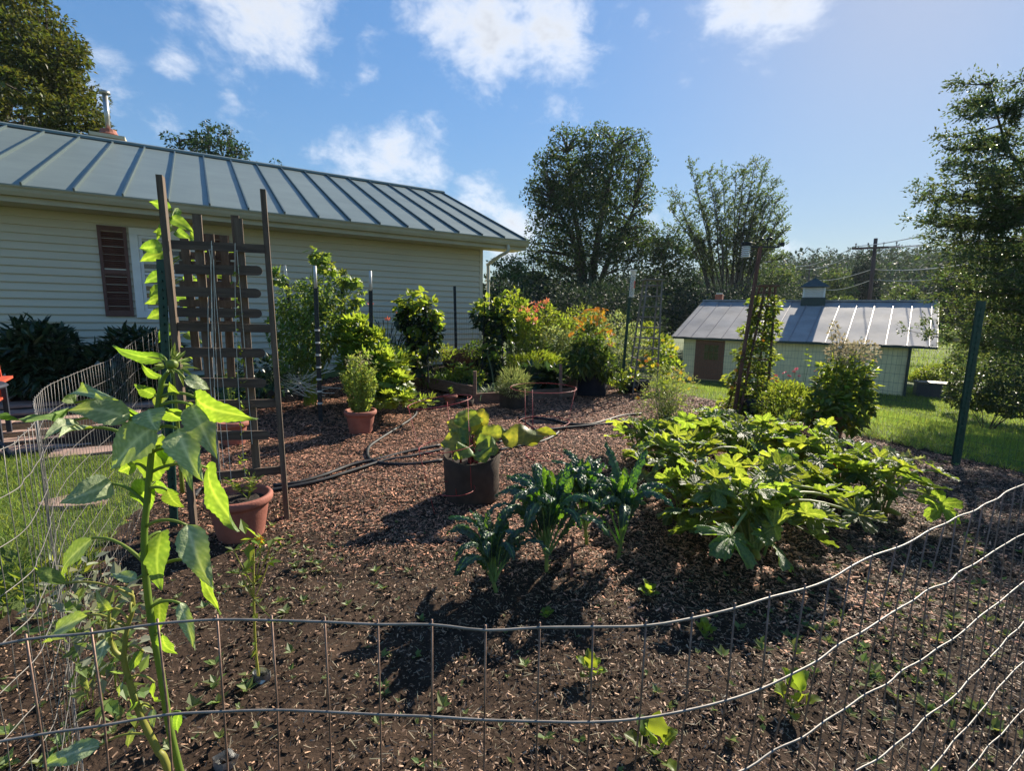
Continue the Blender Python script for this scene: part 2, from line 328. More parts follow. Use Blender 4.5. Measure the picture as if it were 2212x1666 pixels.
def place(name, me, parent, M_, **kw):
    o = bpy.data.objects.new(name, me); COL.objects.link(o)
    if parent is not None: o.parent = parent; M_ = Matrix.Translation(Vector([-float(v) for v in OFF[parent.name]])) @ M_; OFF[o.name] = OFF[parent.name]
    o.matrix_local = M_; return setp(o, **kw)
def frame(xd, nd, base=(0, 0, 0), sc=1.):
    x = norm(xd); n = np.asarray(nd, float); n = norm(n - x * (n @ x)); y = np.cross(n, x)
    m = Matrix.Identity(4)
    for i in range(3):
        m[i][0] = x[i] * sc; m[i][1] = y[i] * sc; m[i][2] = n[i] * sc; m[i][3] = float(base[i])
    return m
def mats(xd, nd):
    x = norm(xd); n = nd - x * np.sum(nd * x, -1, keepdims=True); n = norm(n); y = np.cross(n, x)
    return np.stack([x, y, n], -1)
def bez(a, b, c, n=10):
    t = np.linspace(0, 1, n)[:, None]; a, b, c = map(lambda q: np.asarray(q, float), (a, b, c)); return (1 - t) ** 2 * a + 2 * t * (1 - t) * b + t * t * c
def spline(pts, n=8):
    """Catmull-Rom through the points"""
    p = np.asarray(pts, float); p = np.vstack([2 * p[0] - p[1], p, 2 * p[-1] - p[-2]]); out = []
    for i in range(1, len(p) - 2):
        for t in np.linspace(0, 1, n, endpoint=False):
            out.append(.5 * ((2 * p[i]) + (-p[i - 1] + p[i + 1]) * t + (2 * p[i - 1] - 5 * p[i] + 4 * p[i + 1] - p[i + 2]) * t * t + (-p[i - 1] + 3 * p[i] - 3 * p[i + 1] + p[i + 2]) * t ** 3))
    out.append(p[-2]); return np.array(out)
T_LEAF = (np.array([[0, 0, 0], [.42, .27, .07], [1, 0, -.08], [.42, -.27, .07]]), [[0, 2, 1], [0, 3, 2]])
T_LONG = (np.array([[0, 0, 0], [.35, .15, .05], [.7, .11, .0], [1, 0, -.12], [.7, -.11, .0], [.35, -.15, .05], [.5, 0, -.02]]), [[0, 6, 1], [1, 6, 2], [2, 6, 3], [3, 6, 4], [4, 6, 5], [5, 6, 0]])
T_BLADE = (np.array([[0, .04, 0], [0, -.04, 0], [1, 0, 0]]), [[0, 1, 2]])
T_HEART = (np.array([[0, 0, 0], [.05, .30, .03], [.4, .42, .08], [.78, .2, .03], [1, 0, -.12], [.78, -.2, .03], [.4, -.42, .08], [.05, -.30, .03]]), [[0, 2, 1], [0, 3, 2], [0, 4, 3], [0, 5, 4], [0, 6, 5], [0, 7, 6]])
def t_lobed(k=5, depth=.45):
    V = [[0, 0, 0]]; n = 2 * k; F = []
    for i in range(n + 1):
        a = -2.2 + 4.4 * i / n; rr = .62 if i % 2 else .62 * (1 - depth); V.append([.38 + rr * math.cos(a), rr * math.sin(a), .05 * (1 if i % 2 else -1)])
    for i in range(1, n + 1): F.append([0, i, i + 1])
    return (np.array(V), F)
T_LOBE = t_lobed()
def t_strap(bend=1.0, seg=6, w=.03):
    V = []; F = []
    for i in range(seg + 1):
        t = i / seg; a = t * bend * 1.9; x = t * math.cos(a * .5) * (1 - .12 * t * bend); z = -.42 * bend * t ** 2.4; ww = w * (1 - t ** 2.5)
        V += [[x, ww, z + .01], [x, -ww, z + .01]]
    for i in range(seg): F.append([2 * i, 2 * i + 1, 2 * i + 3, 2 * i + 2])
    return (np.array(V), F)
T_STRAP = t_strap()
def t_flower(k=9, rin=.25, droop=.1):
    V = [[0, 0, 0]]; F = []
    for i in range(k):
        a = 2 * PI * i / k; b = 2 * PI * (i + .36) / k; c = 2 * PI * (i - .36) / k; q = len(V)
        V += [[math.cos(a), math.sin(a), -droop], [rin * 2.6 * math.cos(b), rin * 2.6 * math.sin(b), .04], [rin * 2.6 * math.cos(c), rin * 2.6 * math.sin(c), .04]]
        F += [[0, q + 2, q], [0, q, q + 1]]
    return (np.array(V), F)
T_FLOW = t_flower()
def ss(x, a, b):
    t = np.clip((np.asarray(x, float) - a) / (b - a), 0, 1); return t * t * (3 - 2 * t)
def rdir(n, upb=0.):
    v = rng.normal(size=(n, 3)); v = norm(v); v[:, 2] += upb; return norm(v)
def ell(n, ells, shell=.5):
    """points spread through ellipsoids (c, r), nearer the skin for small SHELL"""
    w = np.array([e[1][0] * e[1][1] * e[1][2] for e in ells]) ** .72; k = rng.choice(len(ells), n, p=w / w.sum())
    c = np.array([e[0] for e in ells], float)[k]; r = np.array([e[1] for e in ells], float)[k]
    d = rdir(n); u = rng.random(n) ** (1 / 3 * shell); return c + d * r * u[:, None], d

# ------------------------------------------------------------------ lie of the land
EAVE_Z = 3.15
HE = P(1138, 520, EAVE_Z); HAZ = R(58.2)
hu = np.array([math.sin(HAZ), math.cos(HAZ)]); hn = np.array([hu[1], -hu[0]])     # along the house, out from its wall
def HP(u, v, z): return np.array([HE[0] + hu[0] * u + hn[0] * v, HE[1] + hu[1] * u + hn[1] * v, z])
WALL_V = -.62
FA, FG = np.array([4.6, 4.85]), np.array([2.45, 10.2])        # right-hand garden corner and back corner
fn = norm(np.array([(FG - FA)[1], -(FG - FA)[0]]))
def gz(x, y):
    x = np.asarray(x, float); y = np.asarray(y, float)
    q = (x - FA[0]) * fn[0] + (y - FA[1]) * fn[1]
    q = np.maximum(q, -3) + np.maximum(0, y - 9.5) * .4
    z = -1.6 * ss(q, .2, 13)
    v = (x - HE[0]) * hn[0] + (y - HE[1]) * hn[1]; u = (x - HE[0]) * hu[0] + (y - HE[1]) * hu[1]
    z = z + .26 * (1 - ss(v, -.5, 3.4)) * (1 - ss(u, -.5, 2.5))
    r = np.hypot(x, y); az = np.degrees(np.arctan2(x, y)); front = ss(y, 5, 30)
    z = z + 1.6 * ss(r, 30, 85) * front * ss(az, 12, 34)
    z = z + 15 * ss(r, 105, 240) * front * (.25 + .75 * ss(az, 6, 32)) + 9 * ss(r, 240, 420) * front
    return z
def G(px, py):
    """the ground point seen at a place of the photograph"""
    z = 0.
    for _ in range(25):
        p = P(px, py, z); z = .5 * z + .5 * float(gz(p[0], p[1]))
    return np.array([p[0], p[1], float(gz(p[0], p[1]))])

def inpoly(x, y, poly):
    x = np.asarray(x, float); y = np.asarray(y, float); ins = np.zeros(x.shape, bool); n = len(poly)
    for i in range(n):
        x1, y1 = poly[i]; x2, y2 = poly[(i + 1) % n]
        if y1 == y2: continue
        c = ((y1 > y) != (y2 > y)) & (x < (x2 - x1) * (y - y1) / (y2 - y1) + x1); ins ^= c
    return ins
def wob(x, y, s=1., seed=0):
    r_ = np.random.default_rng(seed); o = 0
    for k in range(7):
        a = r_.random() * 6.28; f = s * (1.6 ** k) * .7; o = o + np.sin((x * math.cos(a) + y * math.sin(a)) * f + r_.random() * 6.28) / (1.5 ** k)
    return o / 2.2
GARDEN = [(-2.3, -1.5), (-2.6, 1.9), (-2.35, 2.45), (-2.75, 3.4), (-3.6, 4.9), tuple(HP(-5.6, 1.2, 0)[:2]), tuple(HP(-3.0, WALL_V, 0)[:2]), tuple(HP(-.8, WALL_V - .2, 0)[:2]), (.6, 11.4), (2.5, 11.2), (2.75, 10.2), (3.9, 7.6), (4.9, 5.1), (5.4, 3.6), (6.2, 1.5), (7, -1.5)]
def relief(x, y):
    """small lumps of the tilled ground"""
    return .014 * wob(x, y, 6, 3) + .016 * wob(x, y, 17, 5) * ss(5 - np.asarray(y, float), 0, 2.5) + .03 * wob(x, y, 1.9, 8)
def ground():
    def axis(a, b, st, far):
        f = list(np.arange(a, b, st)); lo, hi, s = [], [], st
        x = a
        while x > -far: s *= 1.16; x -= s; lo.append(x)
        x, s = b, st
        while x < far: s *= 1.16; hi.append(x); x += s
        return np.array(lo[::-1] + f + hi)
    xs = axis(-8, 8, .085, 700); ys = axis(-.6, 13, .085, 700)
    X, Y = np.meshgrid(xs, ys); g = inpoly(X + .12 * wob(X, Y, 4, 1), Y + .12 * wob(X, Y, 4, 2), GARDEN)
    Z = gz(X, Y) + np.where(g, relief(X, Y), .015)
    V = np.stack([X, Y, Z], -1).reshape(-1, 3); nx = len(xs)
    i = np.arange(len(ys) - 1)[:, None] * nx; j = np.arange(nx - 1)[None]
    F = np.stack([i + j, i + j + 1, i + nx + j + 1, i + nx + j], -1).reshape(-1, 4)
    gf = g.ravel()[F].sum(1) >= 2
    for nm, sel, mt in (('garden_soil', gf, 'soil'), ('lawn', ~gf, 'turf')):
        f = F[sel]; u, inv = np.unique(f, return_inverse=True); b = MB(); b.add(V[u], inv.reshape(-1, 4)); b.build(nm, M[mt], smooth=True, kind='structure')
ground()
def gpts(n, ymax=9.6, ymin=.3, bias=1.7, xr=(-3.6, 6)):
    y = ymin + (ymax - ymin) * rng.random(n) ** bias; x = xr[0] + (xr[1] - xr[0]) * rng.random(n)
    k = inpoly(x, y, GARDEN) & (np.abs(x) < 1.15 * y + .6); return x[k], y[k]
def flat_mats(n, tilt=.35):
    a = rng.random(n) * 2 * PI; x = np.stack([np.cos(a), np.sin(a), rng.normal(size=n) * tilt * .6], 1)
    nn_ = np.stack([rng.normal(size=n) * tilt, rng.normal(size=n) * tilt, np.ones(n)], 1); return mats(x, nn_)
def chips():
    T = (np.array([[-.5, -.13, 0], [.45, -.10, .03], [.5, .12, .0], [-.42, .14, .04]]), [[0, 1, 2], [0, 2, 3]])
    b = MB(); x, y = gpts(330000, 10, 1.6, 1.15); k = (rng.random(len(x)) < ss(y + .35 * x + .5 * wob(x, y, 1.2, 4), 2.2, 3.6) * (1 - .72 * ss(x + .3 * wob(x, y, 2, 6), 1.0, 2.4) * ss(5.4 - y, 0, 1.2)))
    x, y = x[k], y[k]; n = len(x); z = gz(x, y) + relief(x, y) + .006 + .006 * rng.random(n)
    b.inst(T, np.stack([x, y, z], 1), flat_mats(n), (.010 + .034 * rng.random(n) ** 1.8) * (.8 + .05 * y)); b.build('wood_chips', M['chip'], kind='stuff')
    b = MB(); x, y = gpts(330000, 4.8, .25, 1.0); k = rng.random(len(x)) < (.62 + .35 * wob(x, y, 2.2, 9)); x, y = x[k], y[k]; n = len(x)
    z = gz(x, y) + relief(x, y) + .005 + .007 * rng.random(n)
    b.inst(T, np.stack([x, y, z], 1), flat_mats(n, .7), .007 + .016 * rng.random(n) ** 2.2); b.build('old_mulch', M['chipdark'], kind='stuff')
    # clods of earth
    T2 = (np.array([[1, 0, 0], [-.5, .9, 0], [-.5, -.9, 0], [0, 0, .8], [0, 0, -.8]]), [[0, 1, 3], [1, 2, 3], [2, 0, 3], [1, 0, 4], [2, 1, 4], [0, 2, 4]])
    b = MB(); x, y = gpts(42000, 5, .25, 1.0); n = len(x); z = gz(x, y) + relief(x, y)
    b.inst(T2, np.stack([x, y, z], 1), flat_mats(n, .8), .004 + .016 * rng.random(n) ** 3); b.build('soil_crumbs', M['soil'], kind='stuff')
    # straw
    T3 = (np.array([[-.5, -.03, 0], [.5, -.03, .02], [.5, .03, .02], [-.5, .03, 0]]), [[0, 1, 2, 3]])
    b = MB(); x, y = gpts(15000, 4.2, .3, 1.0, (-1.6, 6)); n = len(x); z = gz(x, y) + relief(x, y) + .012
    b.inst(T3, np.stack([x, y, z], 1), flat_mats(n, .3), .014 + .03 * rng.random(n) ** 2); b.build('straw', M['dryseed'], kind='stuff')
chips()
def grass():
    b = MB()
    def patch(n, xf, yf, h, keep):
        x, y = xf, yf; k = keep(x, y); x, y = x[k], y[k]; n = len(x)
        d = np.stack([rng.normal(size=n) * .55, rng.normal(size=n) * .55, np.ones(n)], 1); nn_ = rdir(n)
        z = gz(x, y) + .01; s = (h * (.6 + .8 * rng.random(n))) * (1 + .03 * np.hypot(x, y))
        sc = np.stack([s, s * .8 * (1 + .06 * np.hypot(x, y)), s], 1); b.inst(T_BLADE, np.stack([x, y, z], 1), mats(d, nn_), sc)
    out = lambda x, y: ~inpoly(x, y, GARDEN)
    n = 260000; y = 2 + 20 * rng.random(n) ** 1.3; x = 1.0 + (y * 1.12 + 1.2) * rng.random(n); patch(n, x, y, .06, out)
    n = 50000; y = 1.2 + 4.5 * rng.random(n); x = -y * 1.15 - .2 + 2.6 * rng.random(n) - .3; patch(n, x, y, .055, lambda x, y: out(x, y) & (y < 4.6))
    b.build('lawn_grass', M['grass'], kind='stuff')
    b = MB(); n = 60000; y = 24 + 60 * rng.random(n) ** 1.5; x = y * (.55 + .65 * rng.random(n)); z = gz(x, y)
    d = np.stack([rng.normal(size=n) * .5, rng.normal(size=n) * .5, np.ones(n)], 1); s = .12 + .15 * rng.random(n)
    b.inst(T_BLADE, np.stack([x, y, z], 1), mats(d, rdir(n)), np.stack([s, s * 2.5, s], 1)); b.build('meadow_grass', M['grass'], kind='stuff')
grass()
def weeds():
    """little rosettes of weed leaves between the rows"""
    b = MB(); spots = [(640, 1160, .5, 26), (600, 1260, .3, 14), (700, 1230, .5, 20), (620, 1200, .3, 16), (250, 1500, .5, 26), (420, 1300, .3, 12), (460, 1560, .35, 14), (1850, 1330, .7, 34), (1950, 1480, .5, 26), (2050, 1250, .8, 30), (2150, 1400, .5, 26), (1700, 1420, .5, 14),
                       (1950, 990, .5, 30), (2100, 1180, .8, 40), (1780, 1380, .4, 24), (2080, 1560, .4, 24), (1900, 1400, .5, 24), (2180, 1300, .6, 30), (650, 1330, .4, 12), (900, 1540, .3, 12), (1640, 1560, .4, 14), (1240, 1600, .4, 10), (230, 1300, .4, 26), (150, 1620, .3, 22), (1390, 1000, .5, 12), (850, 1430, .5, 10)]
    for px, py, sp, n in spots:
        c = G(px, py)
        for _ in range(n):
            x, y = c[0] + rng.normal() * sp * .5, c[1] + rng.normal() * sp * .4; z = float(gz(x, y) + relief(x, y))
            k = rng.integers(3, 8); a = rng.random(k) * 2 * PI; d = np.stack([np.cos(a), np.sin(a), .35 + .7 * rng.random(k)], 1)
            s = (.014 + .030 * rng.random() ** 2) * (.8 + .6 * rng.random(k)); b.inst(T_LEAF, np.tile([x, y, z + .006], (k, 1)) , mats(d, np.tile([0, 0, 1.], (k, 1))), s)
    x, y = gpts(420, 5.5, .3, .9); n = len(x)
    for i in range(n):
        k = 4; a = rng.random(k) * 2 * PI; d = np.stack([np.cos(a), np.sin(a), .3 + .6 * rng.random(k)], 1)
        b.inst(T_LEAF, np.tile([x[i], y[i], float(gz(x[i], y[i]) + relief(x[i], y[i])) + .005], (k, 1)), mats(d, np.tile([0, 0, 1.], (k, 1))), .008 + .016 * rng.random(k))
    b.build('weeds', M['weed'], kind='stuff')
weeds()

# ------------------------------------------------------------------ the house
def house():
    c = HP(-7, WALL_V - 4, 0); c[2] = .2
    h = thing('house', 'long cream clapboard house with green standing seam metal roof', 'house', c)
    U0, U1 = -13.0, 0.0; WU = -.86                       # eave ends; the wall's right corner
    z0, zt = .12, 2.93; ex = .122
    rot = np.array([[hu[0], hn[0], 0], [hu[1], hn[1], 0], [0, 0, 1.]])
    def slab(b, u0, u1, v0, v1, za, zb): b.box(HP((u0 + u1) / 2, (v0 + v1) / 2, (za + zb) / 2), (u1 - u0, v1 - v0, zb - za), rot)
    b = MB(); slab(b, U0, WU - .01, WALL_V - 8, WALL_V - .03, z0 - .5, zt); b.build('wall', M['siding'], h)
    # end gable wall above
    n = int((zt - z0) / ex)
    b = MB(); z = 0.
    v = [HP(u, WALL_V + dv, zz) - 0 for u in (U0, WU - .06) for dv, zz in ((-.028, 0), (.031, 0), (.031, .014), (.0, ex + .004), (-.028, ex + .004))]
    b.add(v, np.array([[0, 1, 6, 5], [1, 2, 7, 6], [2, 3, 8, 7], [3, 4, 9, 8]])); me = b.mesh('siding_board', M['siding'])
    r1 = random.Random(2)
    for k in range(n):
        u = WU - .06 - 3.66 * r1.choice((.35, .6, 1.0, .8)); place('siding_board', me, h, Matrix.Translation([float(c) for c in np.r_[hu * (u - (WU - .06) - .002), z0 + k * ex]])); 
        b = MB(); b.add([HP(uu_, WALL_V + dv, zz) for uu_ in (u, WU - .06) for dv, zz in ((-.028, 0), (.031, 0), (.031, .014), (.0, ex + .004), (-.028, ex + .004))], np.array([[0, 1, 6, 5], [1, 2, 7, 6], [2, 3, 8, 7], [3, 4, 9, 8]])); place('siding_board', b.mesh('siding_board', M['siding']), h, Matrix.Translation((0, 0, z0 + k * ex)))
    b = MB(); slab(b, WU - .06, WU + .02, WALL_V - .06, WALL_V + .035, z0 - .3, zt); slab(b, WU - .0, WU + .021, WALL_V - .2, WALL_V - .06, z0 - .3, zt); b.build('corner_trim', M['trim'], h)
    # side wall boards seen edge-on are the gable; close it
    b = MB(); pk = HP(WU, -4.66, 4.75)
    b.add([HP(WU, WALL_V - .07, zt), HP(WU, -8.7, zt), pk, HP(WU - .1, WALL_V - .07, zt), HP(WU - .1, -8.7, zt), HP(WU - .1, -4.66, 4.75)], [[0, 1, 2], [3, 5, 4]]); b.build('gable', M['siding'], h)
    # soffit in long strips, fascia, gutter
    for k in range(5):
        b = MB(); w = .60 / 5; v0 = WALL_V + .01 + k * w; slab(b, U0, U1 - .02, v0, v0 + w - .006, zt, zt + .02); b.build('soffit_board', M['soffit'], h)
    b = MB(); slab(b, U0, U1, -.035, -.012, zt - .01, EAVE_Z - .03); b.build('fascia', M['gutter'], h)
    b = MB()
    prof = [(-.01, EAVE_Z - .035), (-.01, EAVE_Z - .15), (.06, EAVE_Z - .15), (.085, EAVE_Z - .10), (.095, EAVE_Z - .06), (.115, EAVE_Z - .03), (.105, EAVE_Z - .03)]
    V = [HP(u, v, zz) for u in (U0, U1) for v, zz in prof]; m = len(prof)
    b.add(V, [[i, i + 1, m + i + 1, m + i] for i in range(m - 1)]); b.add([HP(U1, v, zz) for v, zz in prof[:4]], [[0, 1, 2, 3]]); b.build('gutter', M['gutter'], h)
    # roof
    RV, RZ = -4.66 * 1.02, EAVE_Z + 1.95
    def rp(u, t, dz=0.): return HP(u, .05 + (RV - .05) * t, EAVE_Z + (RZ - EAVE_Z) * t + dz)
    us = [U1]; u = -.07
    while u > U0: us.append(u); u -= .565
    us.append(U0)
    for k in range(len(us) - 1):
        b = MB(); a_, b_ = us[k + 1] + .004, us[k] - .004; rows = 6; V = []; F = []
        for i in range(rows + 1):
            for uu_ in (a_, (a_ + b_) / 2, b_):
                dz = .004 * math.sin(i * 2.1 + k) if uu_ not in (a_, b_) else 0; V.append(rp(uu_, i / rows, dz))
        for i in range(rows):
            for j in range(2): F.append([3 * i + j, 3 * i + j + 1, 3 * i + j + 4, 3 * i + j + 3])
        b.add(V, F); nb = len(V); b.add([rp(a_, 0), rp(b_, 0), rp(b_, 0, -.025), rp(a_, 0, -.025)], [[0, 1, 2, 3]]); b.build('roof_panel', M['roofm'], h, smooth=True)
        if 0 < k:
            b = MB(); q0, q1 = rp(us[k], -.002, .018), rp(us[k], 1, .018); b.bar(q0, q1, .022, .045, side=[*hu, 0]); b.build('roof_seam', M['roofseam'], h)
    b = MB(); V = [rp(U0, 0, -.03), rp(U1, 0, -.03), rp(U1, 1, -.03), rp(U0, 1, -.03)]; b.add(V, [[0, 1, 2, 3]])
    V = [HP(U0, RV, RZ), HP(U1, RV, RZ), HP(U1, RV * 2 - .1, EAVE_Z), HP(U0, RV * 2 - .1, EAVE_Z)]; b.add(V, [[0, 1, 2, 3]]); b.build('roof_deck', M['roofseam'], h)
    b = MB(); b.bar(rp(U1, 0, -.06), rp(U1, 1, -.06), .03, .12, side=[*hu, 0]); b.bar(HP(U1, RV * 2 - .1, EAVE_Z - .05), rp(U1, 1, -.06), .03, .12, side=[*hu, 0]); b.build('rake_board', M['roofseam'], h)
    b = MB(); e = .11; V = []
    for u in (U0, U1 - .0):
        V += [HP(u, RV + e, RZ - .02), HP(u, RV + e * .8, RZ + .03), HP(u, RV, RZ + .07), HP(u, RV - e, RZ + .02)]
    b.add(V, [[0, 1, 5, 4], [1, 2, 6, 5], [2, 3, 7, 6]]); b.add(V[:4], [[0, 1, 2, 3]]); b.add(V[4:], [[0, 1, 2, 3]]); b.build('ridge_cap', M['roofm'], h)
    # downspout at the corner
    g0 = HP(WU + .30, .0, EAVE_Z - .15); g1 = HP(WU + .13, WALL_V + .10, EAVE_Z - .62)
    g0 = HP(WU + .33, .03, EAVE_Z - .14)
    b = MB(); b.tube(spline([g0, g0 + [0, 0, -.14], (g0 + g1) / 2 + [0, 0, -.02], g1 + [0, 0, .06], g1 + [0, 0, -.12], [g1[0], g1[1], .25]], 5), .038, 8); b.build('downspout', M['trim'], h, smooth=True)
    b = MB(); b.box(g1 + [0, 0, -.3], (.11, .11, .03), rot); b.build('strap', M['trim'], h)
    # window and shutters, placed on the wall plane
    def wp(px, py):
        d = ray(px, py); t = (((HP(0, WALL_V, 0) - CAM)[:2]) @ hn) / (d[:2] @ hn); q = CAM + d * t; return (q - HE)[:2] @ hu, q[2]
    ua, zb_ = wp(297, 686); ub, _ = wp(443, 700); _, ztop = wp(280, 492); sa, _ = wp(209, 490); sb, _ = wp(272, 492); sc_, _ = wp(445, 600); sd_, _ = wp(500, 600)
    wz0, wz1 = zb_ + .0, ztop
    w = MB(); fr = .11
    for (a_, b_, c_, d_) in ((ua, ub, wz1 - fr, wz1), (ua, ub, wz0, wz0 + fr), (ua, ua + fr, wz0 + fr + .001, wz1 - fr - .001), (ub - fr, ub, wz0 + fr + .001, wz1 - fr - .001)):
        slab(w, a_, b_, WALL_V - .02, WALL_V + .055, c_, d_)
    wo = w.build('window', M['white'], h)
    b = MB(); s2 = .045; x0, x1, y0, y1 = ua + fr + .003, ub - fr - .003, wz0 + fr + .003, wz1 - fr - .003
    for (a_, b_, c_, d_) in ((x0, x1, y1 - s2, y1), (x0, x1, y0, y0 + s2), (x0, x0 + s2, y0 + s2 + .001, y1 - s2 - .001), (x1 - s2, x1, y0 + s2 + .001, y1 - s2 - .001), (x0 + s2 + .001, x1 - s2 - .001, (y0 + y1) / 2 - .02, (y0 + y1) / 2 + .02)):
        slab(b, a_, b_, WALL_V - .02, WALL_V + .035, c_, d_)
    b.build('sash', M['white'], wo)
    b = MB(); slab(b, x0, x1, WALL_V - .02, WALL_V + .022, y0, y1); b.build('pane', M['glass'], wo)
    for (p0, p1) in ((sa, sb), (sc_, sd_)):
        w = MB(); f = .045; t0, t1 = WALL_V + .0, WALL_V + .05; zz0, zz1 = wz0 + .02, wz1
        for (a_, b_, c_, d_) in ((p0, p0 + f, zz0, zz1), (p1 - f, p1, zz0, zz1), (p0 + f + .001, p1 - f - .001, zz1 - .08, zz1), (p0 + f + .001, p1 - f - .001, zz0, zz0 + .09), (p0 + f + .001, p1 - f - .001, (zz0 + zz1) / 2 - .03, (zz0 + zz1) / 2 + .03)):
            slab(w, a_, b_, t0, t1, c_, d_)
        so = w.build('shutter', M['shutter'], h)
        w = MB(); slab(w, p0 + f + .001, p1 - f - .001, WALL_V + .001, WALL_V + .012 + .016, zz0 + .09, zz1 - .08); w.build('backing', M['shutter'], so)
        lv = MB(); L_ = p1 - p0 - 2 * f - .004
        zz = zz0 + .115; ca, sa_ = math.cos(.7), math.sin(.7); rl = rot @ np.array([[1, 0, 0], [0, ca, -sa_], [0, sa_, ca]])
        lv.box(np.zeros(3), (L_, .034, .007), rl); lme = lv.mesh('louver', M['shutter'])
        while zz < zz1 - .1:
            if abs(zz - (zz0 + zz1) / 2) > .045: place('louver', lme, so, Matrix.Translation(HP((p0 + p1) / 2, WALL_V + .038, zz)))
            zz += .032
    # chimney with its clay pot and metal flue, on the far side of the ridge
    q = D(235, 290, 1); s = ((HP(0, RV - .7, 0) - CAM)[:2] @ hn) / ((q - CAM)[:2] @ hn); cc = CAM + (q - CAM) * s
    ch = MB(); cb = np.array([cc[0], cc[1], RZ - .35]); ch.box(cb + [0, 0, .1], (.42, .42, .8), rot); cho = ch.build('chimney', M['brick'], h)
    top = cb[2] + .55
    b = MB(); b.box([cc[0], cc[1], top + .04], (.64, .56, .07), rot); b.build('cap_slab', M['soffit'], cho)
    b = MB(); b.lathe([cc[0], cc[1], top + .08], [(0, 0), (.19, 0), (.21, .04), (.17, .08), (.15, .15), (.11, .16), (0, .16)], 16); b.build('clay_pot', M['terra'], cho)
    b = MB(); b.tube([[cc[0], cc[1], top + .2], [cc[0] - .0, cc[1], top + 1.02]], .052, 12); b.tube([[cc[0], cc[1], top + 1.02], [cc[0], cc[1], top + 1.07]], [.11, .10], 12); b.build('flue_pipe', M['steel'], cho, smooth=True)
house()

